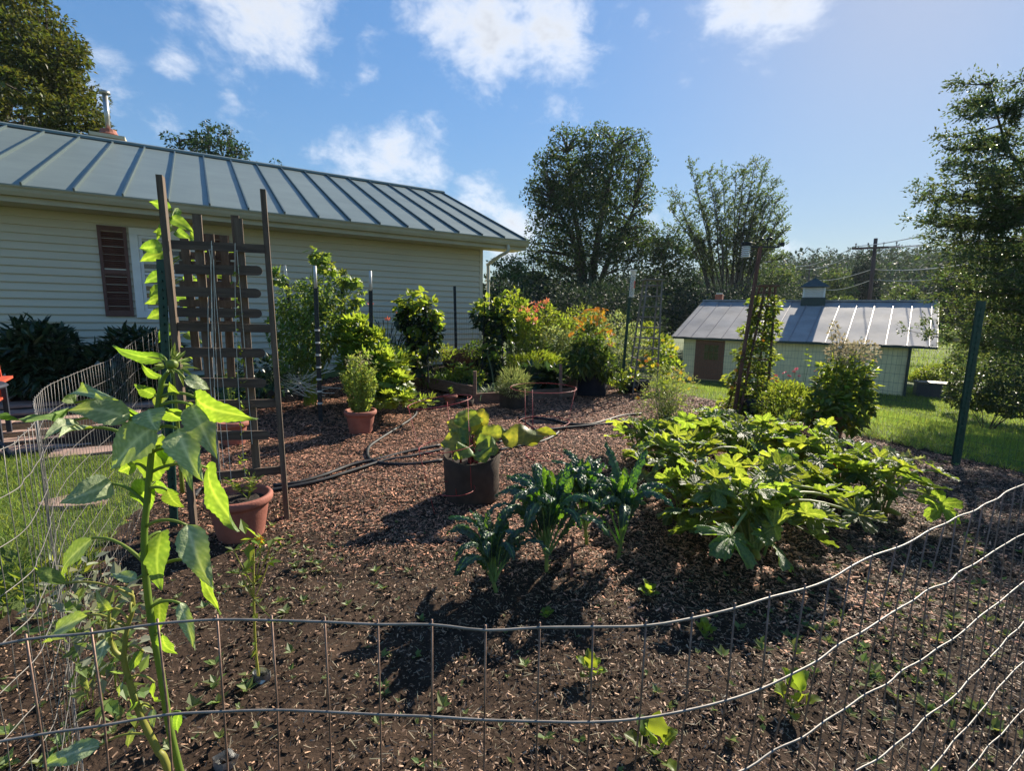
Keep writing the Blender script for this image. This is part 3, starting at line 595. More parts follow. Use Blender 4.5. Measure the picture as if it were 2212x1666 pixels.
# ------------------------------------------------------------------ the shed
def shed():
    zE, zG = .45, -1.6
    a = P(1450, 727, zE); b_ = P(2025, 750, zE); v = norm((b_ - a)[:2]); m = np.array([v[1], -v[0]])
    if m[1] < 0: m = -m                                   # away from the camera
    L_ = np.linalg.norm((b_ - a)[:2]); RUN, RZ = 4.3, 2.27; sk = .55
    def S(u, w, z): return np.array([a[0] + v[0] * u + m[0] * w, a[1] + v[1] * u + m[1] * w, z])
    h = thing('shed', 'low pale yellow shed with grey metal roof and brown door', 'shed', S(L_ / 2, RUN, zG))
    rot = np.array([[v[0], m[0], 0], [v[1], m[1], 0], [0, 0, 1.]])
    def slab(mb, u0, u1, w0, w1, z0, z1): mb.box(S((u0 + u1) / 2, (w0 + w1) / 2, (z0 + z1) / 2), (u1 - u0, w1 - w0, z1 - z0), rot)
    U0, U1, W0 = .55, L_ - .75, .28
    mb = MB(); slab(mb, U0, U1, W0 + .03, 2 * RUN - .3, zG - .6, zE + .05)
    for u in (U0, U1): mb.add([S(u, W0 + .03, zE), S(u, 2 * RUN - .3, zE), S(u, RUN, RZ - .12)], [[0, 1, 2]])
    mb.build('wall', M['shedwall'], h)
    # vertical boards
    dA, dB = .95 + .35, 2.05 + .4
    q1 = P(1503, 800, 0); 
    def wu(px, py):
        d = ray(px, py); nrm = m; t = ((S(0, W0, 0) - CAM)[:2] @ nrm) / (d[:2] @ nrm); return (CAM + d * t - a)[:2] @ v
    dA, dB = wu(1503, 800), wu(1557, 800); bw = .20; u = U0
    while u < U1 - .02:
        x1 = min(u + bw, U1); seg = [(zG - .35, zE - .1)]
        if x1 > dA - .01 and u < dB + .01: seg = []
        for s0, s1 in seg:
            mb = MB(); slab(mb, u + .003, x1 - .005, W0, W0 + .022, s0, s1); mb.build('wall_board', M['shedwall'], h)
        u = x1
    mb = MB(); slab(mb, U0, dA, W0 - .012, W0 - .002, zE - .16, zE - .04); slab(mb, U0, U1, W0 - .014, W0 - .003, zE - .10, zE + .02); mb.build('frieze', M['shedwall'], h)
    do = MB(); slab(do, dA, dB, W0 - .02, W0 + .02, zG + .05, zE - .13); d_ = do.build('door', M['door'], h)
    pz0, pz1 = zG + 1.0, zG + 1.72; pa, pb = dA + .28 * (dB - dA), dA + .86 * (dB - dA)
    mb = MB(); slab(mb, pa, pb, W0 - .03, W0 - .021, pz0, pz1); mb.build('pane', M['glass'], d_)
    mb = MB()
    for k in range(4): x = pa + (pb - pa) * k / 3; slab(mb, x - .012, x + .012, W0 - .045, W0 - .031, pz0, pz1)
    for k in range(3): z = pz0 + (pz1 - pz0) * k / 2; slab(mb, pa, pb, W0 - .056, W0 - .046, z - .012, z + .012)
    mb.build('glazing_bar', M['door'], d_)
    mb = MB(); slab(mb, dA + .1, dB - .1, W0 - .028, W0 - .021, zG + .25, zG + .85); mb.build('door_panel', M['door'], d_)
    for x in (dA - .09, dB): mb = MB(); slab(mb, x, x + .09, W0 - .03, W0 + .02, zG, zE - .12); mb.build('door_frame', M['door'], h)
    # roof
    def rp(u, t, dz=0): return S(u + sk * t, RUN * t, zE + (RZ - zE) * t + dz)
    us = [0.]; u = .25
    while u < L_ - .2: us.append(u); u += .68
    us.append(L_)
    r_ = random.Random(4)
    for k in range(len(us) - 1):
        x0, x1 = us[k] + .003, us[k + 1] - .003; rows, cols = 10, 4; V = []; F = []; ph = r_.random() * 6
        for i in range(rows + 1):
            for j in range(cols + 1):
                e = math.sin(PI * j / cols); V.append(rp(x0 + (x1 - x0) * j / cols, i / rows, .014 * e * math.sin(i * 1.5 + ph) + .008 * e * math.sin(i * 3.1 + 2 * ph)))
        for i in range(rows):
            for j in range(cols): q = i * (cols + 1) + j; F.append([q, q + 1, q + cols + 2, q + cols + 1])
        mb = MB(); mb.add(V, F); mb.build('roof_panel', M['shedroof'], h, smooth=True)
        if k:
            mb = MB(); mb.bar(rp(us[k], 0, .012), rp(us[k], 1, .012), .02, .03, side=[*v, 0]); mb.build('roof_seam', M['shedseam'], h)
    mb = MB(); mb.bar(rp(0, 0, -.045), rp(L_, 0, -.045), .09, .05, side=[0, 0, 1]); mb.build('eave_trim', M['dkgreen'], h)
    mb = MB(); mb.add([rp(0, 0, -.02), rp(L_, 0, -.02), rp(L_, 1, -.02), rp(0, 1, -.02)], [[0, 1, 2, 3]]); mb.add([rp(0, 1), rp(L_, 1), S(L_ + sk, 2 * RUN, zE), S(sk, 2 * RUN, zE)], [[0, 1, 2, 3]]); mb.build('roof_deck', M['shedseam'], h)
    mb = MB(); mb.bar(rp(0, 1, .0) + [0, 0, .03], rp(L_, 1, 0) + [0, 0, .03], .16, .07, side=[m[0], m[1], -.3]); mb.build('ridge_cap', M['shedroof'], h)
    mb = MB(); mb.bar(rp(L_, 0, -.06), rp(L_, 1, -.06), .03, .12, side=[*v, 0]); mb.bar(rp(0, 0, -.06), rp(0, 1, -.06), .03, .12, side=[*v, 0]); mb.build('rake_board', M['dkgreen'], h)
    # a raised skylight panel left of the louvred cupola
    mb = MB(); 
    pu = (us[5] + us[6]) / 2 + .02
    mb.bar(rp(us[6] - .2, .25, .05), rp(us[6] - .2, .85, .05), .18, .03, side=[*v, 0]); mb.build('roof_vent_strip', M['shedseam'], h)
    # cupola
    d = ray(1756, 655); t = ((S(0, RUN, 0) - CAM)[:2] @ m) / (d[:2] @ m); cu = (CAM + d * t - a)[:2] @ v; w = .47
    cb = S(cu, RUN, RZ); mb = MB(); mb.box(cb + [0, 0, -.02], (2 * w + .08, 2 * w + .08, .42), rot); cp = mb.build('cupola', M['dkgreen'], h)
    mb = MB(); mb.box(cb + [0, 0, .44], (2 * w - .12, 2 * w - .12, .52), rot)
    for sx in (-1, 1):
        for sy in (-1, 1): mb.box(cb + rot @ np.array([sx * (w - .04), sy * (w - .04), .44]), (.08, .08, .52), rot)
    mb.build('cupola_frame', M['white'], cp)
    for k in range(6):
        for sy in (-1, 1):
            mb = MB(); mb.box(cb + rot @ np.array([0, sy * (w - .02), .23 + k * .085]), (2 * w - .17, .07, .018), rot @ np.array([[1, 0, 0], [0, .8, .6 * sy], [0, -.6 * sy, .8]])); mb.build('louver', M['white'], cp)
            mb = MB(); mb.box(cb + rot @ np.array([sy * (w - .02), 0, .23 + k * .085]), (.07, 2 * w - .17, .018), rot @ np.array([[.8, 0, .6 * sy], [0, 1, 0], [-.6 * sy, 0, .8]])); mb.build('louver', M['white'], cp)
    mb = MB(); w2 = w + .16; V = [cb + rot @ np.array([x, y, .71]) for x, y in ((-w2, -w2), (w2, -w2), (w2, w2), (-w2, w2))] + [cb + rot @ np.array([x, y, .68]) for x, y in ((-w2, -w2), (w2, -w2), (w2, w2), (-w2, w2))] + [cb + [0, 0, 1.16]]
    mb.add(V, [[0, 1, 8], [1, 2, 8], [2, 3, 8], [3, 0, 8]]); mb.add(V[:8], [[0, 4, 5, 1], [1, 5, 6, 2], [2, 6, 7, 3], [3, 7, 4, 0], [4, 7, 6, 5]]); mb.tube([cb + [0, 0, 1.12], cb + [0, 0, 1.3]], [.04, .015], 6); mb.build('cupola_roof', M['dkgreen'], cp)
    # small brick flue behind the ridge
    d = ray(1553, 650); t = ((S(0, RUN + .9, 0) - CAM)[:2] @ m) / (d[:2] @ m); q = CAM + d * t
    mb = MB(); mb.box([q[0], q[1], RZ - .1], (.38, .38, 1.0), rot); co = mb.build('chimney', M['brick'], h); mb = MB(); mb.box([q[0], q[1], RZ + .45], (.3, .3, .09), rot); mb.build('chimney_cap', M['steel'], co)
    # corner downspout
    mb = MB(); mb.tube([S(U1 - .02, W0 - .05, zE - .05), S(U1 - .02, W0 - .05, zG - .2)], .05, 8); mb.build('downspout', M['dkgreen'], h)
    # dark bin by the corner
    q = G(2010, 868); q = S(U1 + .95, .8, zG - .1); t = thing('storage_bin', 'dark lidded bin standing at the shed corner', 'bin', q)
    mb = MB(); mb.box(q + [0, 0, .32], (1.15, .7, .66), rot); mb.build('bin_body', M['binb'], t); mb = MB(); mb.box(q + [0, 0, .69], (1.22, .76, .06), rot); mb.build('lid', M['steelold'], t)
shed()

# ------------------------------------------------------------------ trees
def leaves(b, n, ells, size, T=T_LEAF, shell=.5, upb=.25, droop=-.15, jit=.35, aspect=None):
    p, d = ell(n, ells, shell); o = norm(d + rdir(n) * .9 + np.array([0, 0, droop])); nn_ = rdir(n, upb * 4)
    s = size * (1 - jit + 2 * jit * rng.random(n)); sc = s if aspect is None else np.stack([s, s * aspect, s], 1)
    b.inst(T, p, mats(o, nn_), sc)
def in_outline(poly, n, margin=0.):
    poly = np.array(poly, float); lo, hi = poly.min(0), poly.max(0); out = []
    while len(out) < n:
        x, y = lo + (hi - lo) * rng.random(2)
        if inpoly(np.array([x]), np.array([y]), poly)[0]:
            # reject points that crowd those already chosen
            if len(out) and min((x - a) ** 2 + (y - c) ** 2 for a, c in out) < margin ** 2 and rng.random() < .93: continue
            out.append((x, y))
    return out
def edge_dist(x, y, poly):
    d = 1e9
    for i in range(len(poly)):
        a = np.array(poly[i], float); c = np.array(poly[(i + 1) % len(poly)], float); t = np.clip(((x, y) - a) @ (c - a) / ((c - a) @ (c - a)), 0, 1)
        d = min(d, np.linalg.norm(np.array([x, y]) - a - t * (c - a)))
    return d
def branch_path(a, b, sag=.1, n=6):
    m = (a + b) / 2 + np.array([(b - a)[0] * -.15, (b - a)[1] * -.15, np.linalg.norm(b - a) * sag]); return bez(a, m, b, n)
def crown_tree(name, label, poly, Y, base_px, nclump, cr, leaf, nleaf, mat, group=None, depth=1., stems=None, margin=20, cat='tree', flat=.7, T=T_LEAF, trunk_r=.22, extra=None, upb=.3, basez=None):
    """a tree whose crown fills a region seen at distance Y, with the same spread in depth as in width"""
    t0 = D(base_px[0], base_px[1], Y); zb = float(gz(t0[0], t0[1])) if basez is None else basez; root = np.array([t0[0], t0[1], zb])
    t = thing(name, label, cat, root, group)
    pts = in_outline(poly, nclump, margin); E_ = []; cs = []
    for x, y in pts:
        e = edge_dist(x, y, poly) / F_ * Y; dy = rng.uniform(-1, 1) * (cr * .5 + e * depth); c = D(x, y, Y + dy)
        rr = min(cr * rng.uniform(.6, 1.25), max(e * 1.15, cr * .45)); E_.append((c, (rr, rr, rr * flat))); cs.append(c)
    for _ in range(int(nclump * .4)):
        i = rng.integers(len(poly)); a_, c_ = np.array(poly[i], float), np.array(poly[(i + 1) % len(poly)], float); e = a_ + (c_ - a_) * rng.random() + rng.normal(size=2) * cr * F_ / Y * .22
        rr = cr * rng.uniform(.2, .42); c = D(e[0], e[1], Y + rng.uniform(-1, 1) * cr); E_.append((c, (rr * 1.3, rr, rr * .7))); cs.append(c)
    b = MB(); leaves(b, nleaf, E_, leaf, T, .42, upb)
    if extra: extra(b)
    b.build('crown', mat, t)
    b = MB(); cs = np.array(cs); zc = cs[:, 2]; lo, hi = zc.min(), zc.max()
    if stems is None: stems = [[base_px, (base_px[0], poly[0][1] * .4 + base_px[1] * .6), ((min(p[0] for p in poly) + max(p[0] for p in poly)) / 2, min(p[1] for p in poly) * .75 + base_px[1] * .25)]]
    sp = []
    for k, s in enumerate(stems):
        pp = [root + [((k % 3) - 1) * trunk_r * .8, ((k * 7) % 3 - 1) * trunk_r * .6, -.3]] + [D(x, y, Y + rng.uniform(-.6, .6)) for x, y in s[1:]]
        pp = spline(pp, 6); r_ = np.linspace(trunk_r, trunk_r * .2, len(pp)); b.tube(pp, r_, 7); sp.append(pp)
    allp = np.vstack(sp); 
    for c in cs:
        d = np.linalg.norm((allp - c) * [1, 1, .6], axis=1) + np.where(allp[:, 2] > c[2] - .15 * cr, 30, 0); a = allp[np.argmin(d)]
        b.tube(branch_path(a, c), np.linspace(trunk_r * .22, .012 * Y / 30, 6), 4, cap=False)
    b.build('trunk', M['bark'], t, smooth=True)
    return t
# the big maple between the house and the shed
crown_tree('maple_tree', 'tallest round maple tree rising between house and shed', [(1290, 272), (1345, 285), (1368, 275), (1395, 300), (1402, 345), (1392, 380), (1408, 400), (1402, 450), (1380, 470), (1405, 500), (1395, 545), (1370, 580), (1390, 640), (1350, 665), (1180, 668), (1120, 640), (1135, 585), (1110, 560), (1150, 535), (1125, 500), (1165, 470), (1140, 430), (1142, 400), (1175, 375), (1158, 350), (1185, 330), (1200, 290), (1235, 280), (1262, 292)],
           34, (1268, 720), 200, 1.0, .19, 44000, M['maple'], stems=[[(1268, 720), (1262, 600), (1240, 450), (1225, 330)], [(1268, 720), (1285, 560), (1310, 420), (1330, 320)], [(1268, 720), (1250, 560), (1200, 440)], [(1268, 720), (1300, 600), (1370, 450)]], margin=24, trunk_r=.32, flat=.75)
def fan_tree():
    """many upright stems fanning from one base, feathery leaf sprays on top"""
    Y = 44.; bx, by = 1575, 690; q = D(bx, by, Y); root = np.array([q[0], q[1], float(gz(q[0], q[1]))])
    t = thing('elm_tree', 'vase shaped tree with many thin upright stems behind the shed', 'tree', root); b = MB(); lb = MB(); P_, Dd = [], []
    tops = [(1490, 355), (1500, 400), (1455, 420), (1445, 450), (1438, 490), (1432, 530), (1530, 375), (1560, 370), (1590, 372), (1545, 420), (1610, 362), (1632, 352), (1650, 365), (1668, 395), (1680, 430), (1662, 430), (1690, 468), (1695, 500), (1685, 530), (1640, 420), (1605, 430), (1575, 440), (1625, 480), (1655, 500), (1520, 450), (1480, 480), (1500, 520), (1470, 545), (1600, 500), (1560, 500), (1640, 545), (1690, 560)]
    for k, (x, y) in enumerate(tops):
        dy = rng.uniform(-1, 1) * 2.6 * (1 - abs(k % 5 - 2) / 6); a = root + [rng.uniform(-1.3, 1.3), rng.uniform(-1, 1), -.2]
        mid = D(bx + (x - bx) * .45 + rng.uniform(-8, 8), 590 + (y - 590) * .15, Y + dy * .5); top = D(x, y, Y + dy)
        pp = spline([a, mid, mid * .35 + top * .65 + [-.04 * (x - bx) / 40, 0, .1], top], 7); b.tube(pp, np.linspace(.09, .013, len(pp)), 5, cap=False)
        n = len(pp)
        for i in range(6, n):
            f = i / n
            for s in range(4):
                o = pp[i]; dd = norm(np.array([rng.normal() * .8 + .25, rng.normal() * .8, .55 + rng.random() * .5])); l = 1.4 * (.35 + .9 * rng.random()) * (1.2 - .6 * f); e = o + dd * l
                b.tube([o, (o + e) / 2 + [0, 0, .04], e], [.014, .01, .005], 3, cap=False)
                m = int(16 * l); u = rng.random(m)[:, None]; P_.append(o + (e - o) * (.15 + .85 * u) + rng.normal(size=(m, 3)) * .06); Dd.append(norm(dd + rdir(m) * .7))
    P_ = np.vstack(P_); Dd = np.vstack(Dd); n = len(P_); lb.inst(T_LEAF, P_, mats(Dd, rdir(n, 1.2)), .13 + .10 * rng.random(n)); lb.build('crown', M['elm'], t); b.build('trunk', M['bark'], t)
fan_tree()
# maple over the house on the left
crown_tree('maple_tree', 'large olive and rust tinted maple behind the house roof', [(-160, -160), (60, -160), (92, 0), (130, 60), (185, 110), (182, 145), (150, 165), (200, 195), (222, 240), (205, 265), (225, 290), (215, 330), (60, 360), (-160, 340)], 21, (-120, 800), 150, .85, .17, 42000, M['maple2'], stems=[[(-120, 800), (-110, 450), (-80, 150), (-60, -60)], [(-120, 800), (-90, 420), (40, 200)], [(-120, 800), (-60, 400), (120, 260)]], margin=22, flat=.42, trunk_r=.4, upb=.7)
crown_tree('poplar_tree', 'open crowned dark tree peeking over the house ridge', [(352, 325), (375, 290), (410, 300), (428, 268), (450, 280), (470, 265), (500, 290), (512, 315), (540, 340), (545, 400), (360, 380)], 24, (450, 760), 36, .55, .15, 3600, M['dark'], stems=[[(450, 760), (452, 420), (450, 290)], [(450, 760), (470, 420), (495, 320)], [(450, 760), (430, 420), (385, 310)]], margin=17, trunk_r=.16)
crown_tree('sapling_tree', 'small tuft of treetop just above the house ridge', [(580, 350), (592, 343), (612, 352), (612, 400), (578, 390)], 24, (597, 760), 6, .28, .13, 260, M['dark'], margin=8, trunk_r=.08)
# trees and undergrowth behind the garden
bgl = [('rounded tree at the house corner beside the downspout', [(1062, 575), (1085, 560), (1110, 565), (1125, 590), (1145, 600), (1150, 700), (1060, 700)], 27, 26, 'elm', .8, .17, 5200),
       ('low dark tree below the house eave end', [(1130, 555), (1160, 560), (1180, 600), (1190, 700), (1110, 700), (1115, 600)], 31, 24, 'maple', .9, .2, 4200),
       ('spreading tree filling the gap beside the tallest maple', [(1385, 520), (1420, 495), (1450, 500), (1485, 540), (1500, 600), (1500, 720), (1370, 720), (1372, 560)], 37, 60, 'maple', 1.1, .22, 12000),
       ('pale green tree just right of the vase shaped tree', [(1640, 590), (1665, 572), (1700, 590), (1725, 620), (1740, 655), (1740, 720), (1600, 720), (1600, 640)], 48, 40, 'forestl', 1.3, .25, 8000),
       ('dark conical tree behind the utility pole', [(1868, 540), (1885, 560), (1898, 600), (1905, 680), (1905, 720), (1825, 720), (1830, 640), (1845, 580)], 62, 40, 'forestd', 1.5, .33, 8000),
       ('yellow green tree left of the dark conical tree', [(1795, 590), (1830, 580), (1840, 620), (1845, 700), (1780, 710), (1775, 640)], 58, 26, 'forestl', 1.4, .3, 5000),
       ('rounded light tree beyond the shed roof end', [(1915, 640), (1950, 618), (1990, 640), (2000, 690), (1905, 690)], 50, 26, 'forestl', 1.1, .28, 4200),
       ('dark tree between the meadow and the hill wood', [(2030, 600), (2075, 560), (2130, 580), (2150, 700), (2035, 700)], 55, 36, 'forestd', 1.4, .32, 6500)]
for lab, poly, Y, nc, mt, cr, lf, nl in bgl:
    cx = sum(p[0] for p in poly) / len(poly); crown_tree('background_tree', lab, poly, Y, (cx, 760), nc, cr, lf, nl, M[mt], group='trees beyond the garden', margin=cr * F_ / Y * .6, trunk_r=.16)
def undergrowth():
    b = MB(); E_ = []
    for px in range(1060, 1760, 13):
        for k in range(3):
            Y = rng.uniform(21 + (px > 1400) * 9, 33 + (px > 1400) * 9); y = rng.uniform(640, 720) - 12 * k; c = D(px, y, Y); r_ = rng.uniform(.7, 1.3); E_.append((c, (r_, r_, r_ * .8)))
    leaves(b, 42000, E_, .17, T_LEAF, .45, .3); b.build('undergrowth', M['forestd'], kind='stuff')
    b = MB(); E_ = []
    for px in range(1440, 2000, 14):
        Y = rng.uniform(34, 48); c = D(px, rng.uniform(660, 690), Y); r_ = rng.uniform(.7, 1.2); E_.append((c, (r_, r_, r_ * .7)))
    leaves(b, 12000, E_, .2, T_LEAF, .45, .3); b.build('hedgerow', M['forestl'], kind='stuff')
undergrowth()
def hill_wood():
    """the wood on the far hill, one mass of crowns"""
    for nm, mt, seed, part in (('hill_wood', 'forest', 1, .6), ('hill_wood', 'forestd', 2, .4)):
        b = MB(); E_ = []; n = int(620 * part)
        for _ in range(n):
            az = R(rng.uniform(12, 52)); r_ = rng.uniform(92, 250) ** 1.; x, y = r_ * math.sin(az), r_ * math.cos(az)
            if r_ < 105 and az < R(42) and rng.random() < .5: continue
            h = rng.uniform(7, 12); w = rng.uniform(3, 5); z = float(gz(x, y)) + h * .55; E_.append(((x, y, z), (w, w, h * .55)))
        leaves(b, int(95000 * part), E_, .95, T_LEAF, .3, .5); b.build(nm, M[mt], kind='stuff')
    b = MB(); E_ = []
    for _ in range(170):
        az = R(rng.uniform(-60, 16)); r_ = rng.uniform(60, 150); x, y = r_ * math.sin(az), r_ * math.cos(az); h = rng.uniform(5, 9); E_.append(((x, y, float(gz(x, y)) + h * .4), (4, 4, h * .5)))
    leaves(b, 22000, E_, .9, T_LEAF, .3, .5); b.build('far_wood', M['forestd'], kind='stuff')
hill_wood()
def right_tree():
    """near tree at the right with level feathery branches"""
    Y = 10.5; q = D(2330, 700, Y); root = np.array([q[0], q[1], float(gz(q[0], q[1]))]); t = thing('crabapple_tree', 'near tree with level feathery branches and a pointed top', 'tree', root)
    b = MB(); lb = MB(); P_, Dd = [], []
    trunk = spline([root + [0, 0, -.3], D(2320, 600, Y), D(2290, 350, Y), D(2250, 120, Y)], 8); b.tube(trunk, np.linspace(.14, .03, len(trunk)), 8)
    t2 = spline([trunk[6], D(2230, 420, Y - .2), D(2170, 300, Y), D(2138, 180, Y)], 8); b.tube(t2, np.linspace(.06, .008, len(t2)), 6)
    tips = [(2140, 178), (2128, 215), (2115, 225), (2160, 240), (2085, 250), (2070, 320), (2110, 300), (2150, 310), (2190, 260), (2212, 215), (2235, 200), (2045, 320), (2060, 350), (2090, 380), (1990, 432), (2005, 425), (2030, 410), (2070, 430), (2120, 420), (2160, 380), (2200, 350), (2240, 300), (1998, 475), (2020, 480), (2060, 490), (2100, 480), (2140, 470),
            (2030, 520), (2010, 505), (2080, 530), (2120, 540), (2180, 460), (2210, 430), (2060, 580), (2040, 600), (2100, 600), (2150, 580), (2020, 640), (2050, 660), (2090, 650), (2130, 640), (2180, 610), (2200, 540), (2250, 480), (2000, 700), (2015, 720), (2060, 700), (2110, 700), (2160, 690), (2210, 660), (2240, 600), (2130, 740), (2170, 750), (2220, 720), (2080, 740)]
    allt = np.vstack([trunk, t2])
    for x, y in tips:
        for rep in range(2 if y < 330 else 3):
            e = D(x + rng.normal() * (0 if rep == 0 else 26), y + rng.normal() * (0 if rep == 0 else 16), Y + rng.uniform(-1, 1) * (.15 + 1.2 * min(1, (x - 1960) / 160)) * (.3 if rep == 0 else 1))
            d = np.linalg.norm((allt - e) * [1, 1, 1.8], axis=1) + np.where(allt[:, 2] > e[2] + .1, 3, 0); a = allt[np.argmin(d)]
            pp = bez(a, (a + e) / 2 + [0, 0, -.10 * np.linalg.norm(e - a)], e, 8); b.tube(pp, np.linspace(.018, .004, 8), 4, cap=False)
            for i in range(2, 8):
                m = 8
                dirs = norm(norm(e - a) + rdir(m) * 1.0); l = (.10 + .30 * rng.random(m)) * (1.25 - i * .08)
                for s in range(m):
                    o = pp[i] + rng.normal(size=3) * .03; k = int(4 + 14 * l[s]); u = rng.random(k)[:, None]; P_.append(o + dirs[s] * l[s] * u + rng.normal(size=(k, 3)) * .02); Dd.append(norm(dirs[s] + rdir(k) * .7 + [0, 0, .15]))
    P_ = np.vstack(P_); Dd = np.vstack(Dd); n = len(P_); lb.inst(T_LEAF, P_, mats(Dd, rdir(n, 1.0)), np.stack([.05 + .035 * rng.random(n)] * 3, 1) * [1, .9, 1]); lb.build('crown', M['crab'], t); b.build('trunk', M['bark'], t, smooth=True)
right_tree()
def shrub(name, label, cat, ells, n, leaf, mat, T=T_LEAF, stems=8, group=None, shell=.45, upb=.3, base=None, stemm='bark', sr=.012, droop=-.1, aspect=None):
    E_ = [(np.array(c, float), r_) for c, r_ in ells]; c0 = E_[0][0] if base is None else np.array(base); zb = float(gz(c0[0], c0[1])) if base is None else base[2]
    root = np.array([c0[0], c0[1], zb]); t = thing(name, label, cat, root, group); b = MB(); leaves(b, n, E_, leaf, T, shell, upb, droop, aspect=aspect); b.build('foliage', M[mat], t)
    if stems:
        b = MB()
        for k in range(stems):
            c, r_ = E_[k % len(E_)]; e = c + rdir(1)[0] * np.array(r_) * .6; a = root + [rng.normal() * .05, rng.normal() * .05, -.02]
            b.tube(bez(a, (a * .6 + e * .4) + [0, 0, .1 * (e - a)[2]], e, 6), np.linspace(sr, sr * .35, 6), 5, cap=False)
        b.build('stem', M[stemm], t)
    return t
def S_(px, py, Y, r_, rz=None): return (D(px, py, Y), (r_, r_, rz or r_))
shrub('leafy_shrub', 'dense grey green shrub under the level-branched tree', 'shrub', [S_(2150, 835, 13, .95, .7), S_(2230, 800, 13, 1, .9), S_(2090, 850, 13.4, .5, .45), S_(2200, 860, 12.4, .8, .5)], 9000, .10, 'crab', stems=8)
shrub('leafy_shrub', 'sunlit rounded shrub above the dense grey green one', 'shrub', [S_(2130, 770, 16, .8, .6), S_(2190, 740, 16, .9, .8), S_(2080, 790, 17, .5, .5)], 5000, .11, 'forestl', stems=6)
shrub('leafy_shrub', 'low shrub on the grass behind the shed bin', 'shrub', [S_(2035, 815, 24, 1.1, .6), S_(1995, 825, 24, .7, .45), S_(2080, 820, 24, .7, .5)], 5000, .13, 'mid', stems=6)
shrub('rhododendron', 'rounder dark rhododendron below the plain clapboards', 'shrub', [S_(95, 770, 6.7, .40, .38), S_(60, 790, 6.6, .36, .34), S_(120, 810, 6.6, .35, .30), S_(75, 735, 6.8, .28, .26)], 2600, .17, 'rhodo', T_LONG, upb=.5, stems=9)
shrub('rhododendron', 'wide dark rhododendron below the shuttered window', 'shrub', [S_(240, 790, 7.0, .36, .30), S_(290, 760, 7.1, .36, .30), S_(330, 770, 7.2, .34, .30), S_(270, 830, 6.9, .45, .26)], 2400, .17, 'rhodo', T_LONG, upb=.5, stems=9)

# ------------------------------------------------------------------ patio at the left
def patio():
    poly = [tuple(G(*p)[:2]) for p in ((-60, 990), (150, 992), (325, 978), (345, 915), (330, 868), (180, 862), (-60, 862))]
    xs = [p[0] for p in poly]; ys = [p[1] for p in poly]; ca, sa = hu; k = 0
    b0 = MB(); b0.box((0, 0, 0), (.575, .375, .05)); me = b0.mesh('paver', M['paver'])
    o = bpy.data.objects.new('patio', None); COL.objects.link(o); OFF[o.name] = np.zeros(3); o['kind'] = 'structure'
    base = MB(); V = [[x, y, float(gz(x, y)) + .019] for x, y in poly]; c = np.mean(V, 0); base.add([c] + V, [[0, 1 + i, 1 + (i + 1) % len(V)] for i in range(len(V))]); base.build('sand_bed', M['soil'], o)
    for i in range(-12, 13):
        for j in range(-12, 13):
            u, v = i * .59 + (j % 2) * .3, j * .39; x, y = -5.6 + ca * u + sa * v, 6.3 + sa * u - ca * v
            if inpoly(np.array([x]), np.array([y]), poly)[0]:
                m = Matrix.Translation((x, y, float(gz(x, y)) + .012 + rng.random() * .006)) @ Matrix.Rotation(math.atan2(sa, ca) + rng.normal() * .01, 4, 'Z') @ Matrix.Rotation(rng.normal() * .006, 4, 'X'); place('paver', me, o, m)
    q = G(165, 1092); t = MB(); a = np.linspace(0, 2 * PI, 13)[:-1]; rr = .17 * (1 + .12 * np.cos(3 * a + 1)); V = [[q[0] + r_ * math.cos(t_) * 1.3, q[1] + r_ * math.sin(t_) * .8, q[2] + .045] for r_, t_ in zip(rr, a)]; V2 = [[v[0] + .0, v[1], q[2] - .03] for v in V]
    t.add(V + V2 + [[q[0], q[1], q[2] + .048]], [[i, (i + 1) % 12, 24] for i in range(12)]); t.add(V + V2, [[i, 12 + i, 12 + (i + 1) % 12, (i + 1) % 12] for i in range(12)])
    o = t.build('stepping_stone', M['paver']); setp(o, 'flat pinkish stepping stone in the grass outside the wire fence', 'stone')
patio()
def patio_furniture():
    q = D(-72, 925, 4.9); q = np.array([q[0], q[1], float(gz(q[0], q[1])) + .03]); t = thing('patio_chair', 'coral red patio chair with dark legs, cut by the frame edge', 'chair', q)
    ax, ay = np.array([.8, .6, 0]), np.array([-.6, .8, 0]); rot = np.stack([ax, ay, [0, 0, 1.]], 1)
    for k in range(5): b = MB(); b.box(q + rot @ np.array([-.22 + k * .11, .22, .72]), (.09, .025, .62), rot @ np.array([[1, 0, 0], [0, .96, -.26], [0, .26, .96]])); b.build('back_slat', M['coral'], t)
    for k in range(4): b = MB(); b.box(q + rot @ np.array([0, -.2 + k * .12, .42]), (.52, .10, .022), rot); b.build('seat_slat', M['coral'], t)
    for sx in (-1, 1):
        b = MB(); b.box(q + rot @ np.array([sx * .30, 0, .64]), (.09, .56, .025), rot); b.build('armrest', M['coral'], t)
        for sy in (-1, 1): b = MB(); b.box(q + rot @ np.array([sx * .27, sy * .22, .31]), (.04, .05, .62), rot); b.build('leg', M['binb'], t)
    q = D(-125, 985, 4.4); q = np.array([q[0], q[1], float(gz(q[0], q[1])) + .02]); t = thing('patio_table', 'dark metal patio table with splayed legs beside the coral chair', 'table', q)
    b = MB(); b.lathe(q, [(0, .66), (.48, .66), (.5, .68), (.48, .70), (0, .70)], 24); b.build('tabletop', M['binb'], t)
    for k in range(4): a = k * PI / 2 + .3; b = MB(); b.bar(q + [.1 * math.cos(a), .1 * math.sin(a), .66], q + [.52 * math.cos(a), .52 * math.sin(a), .01], .035, .035); b.build('leg', M['binb'], t)
patio_furniture()

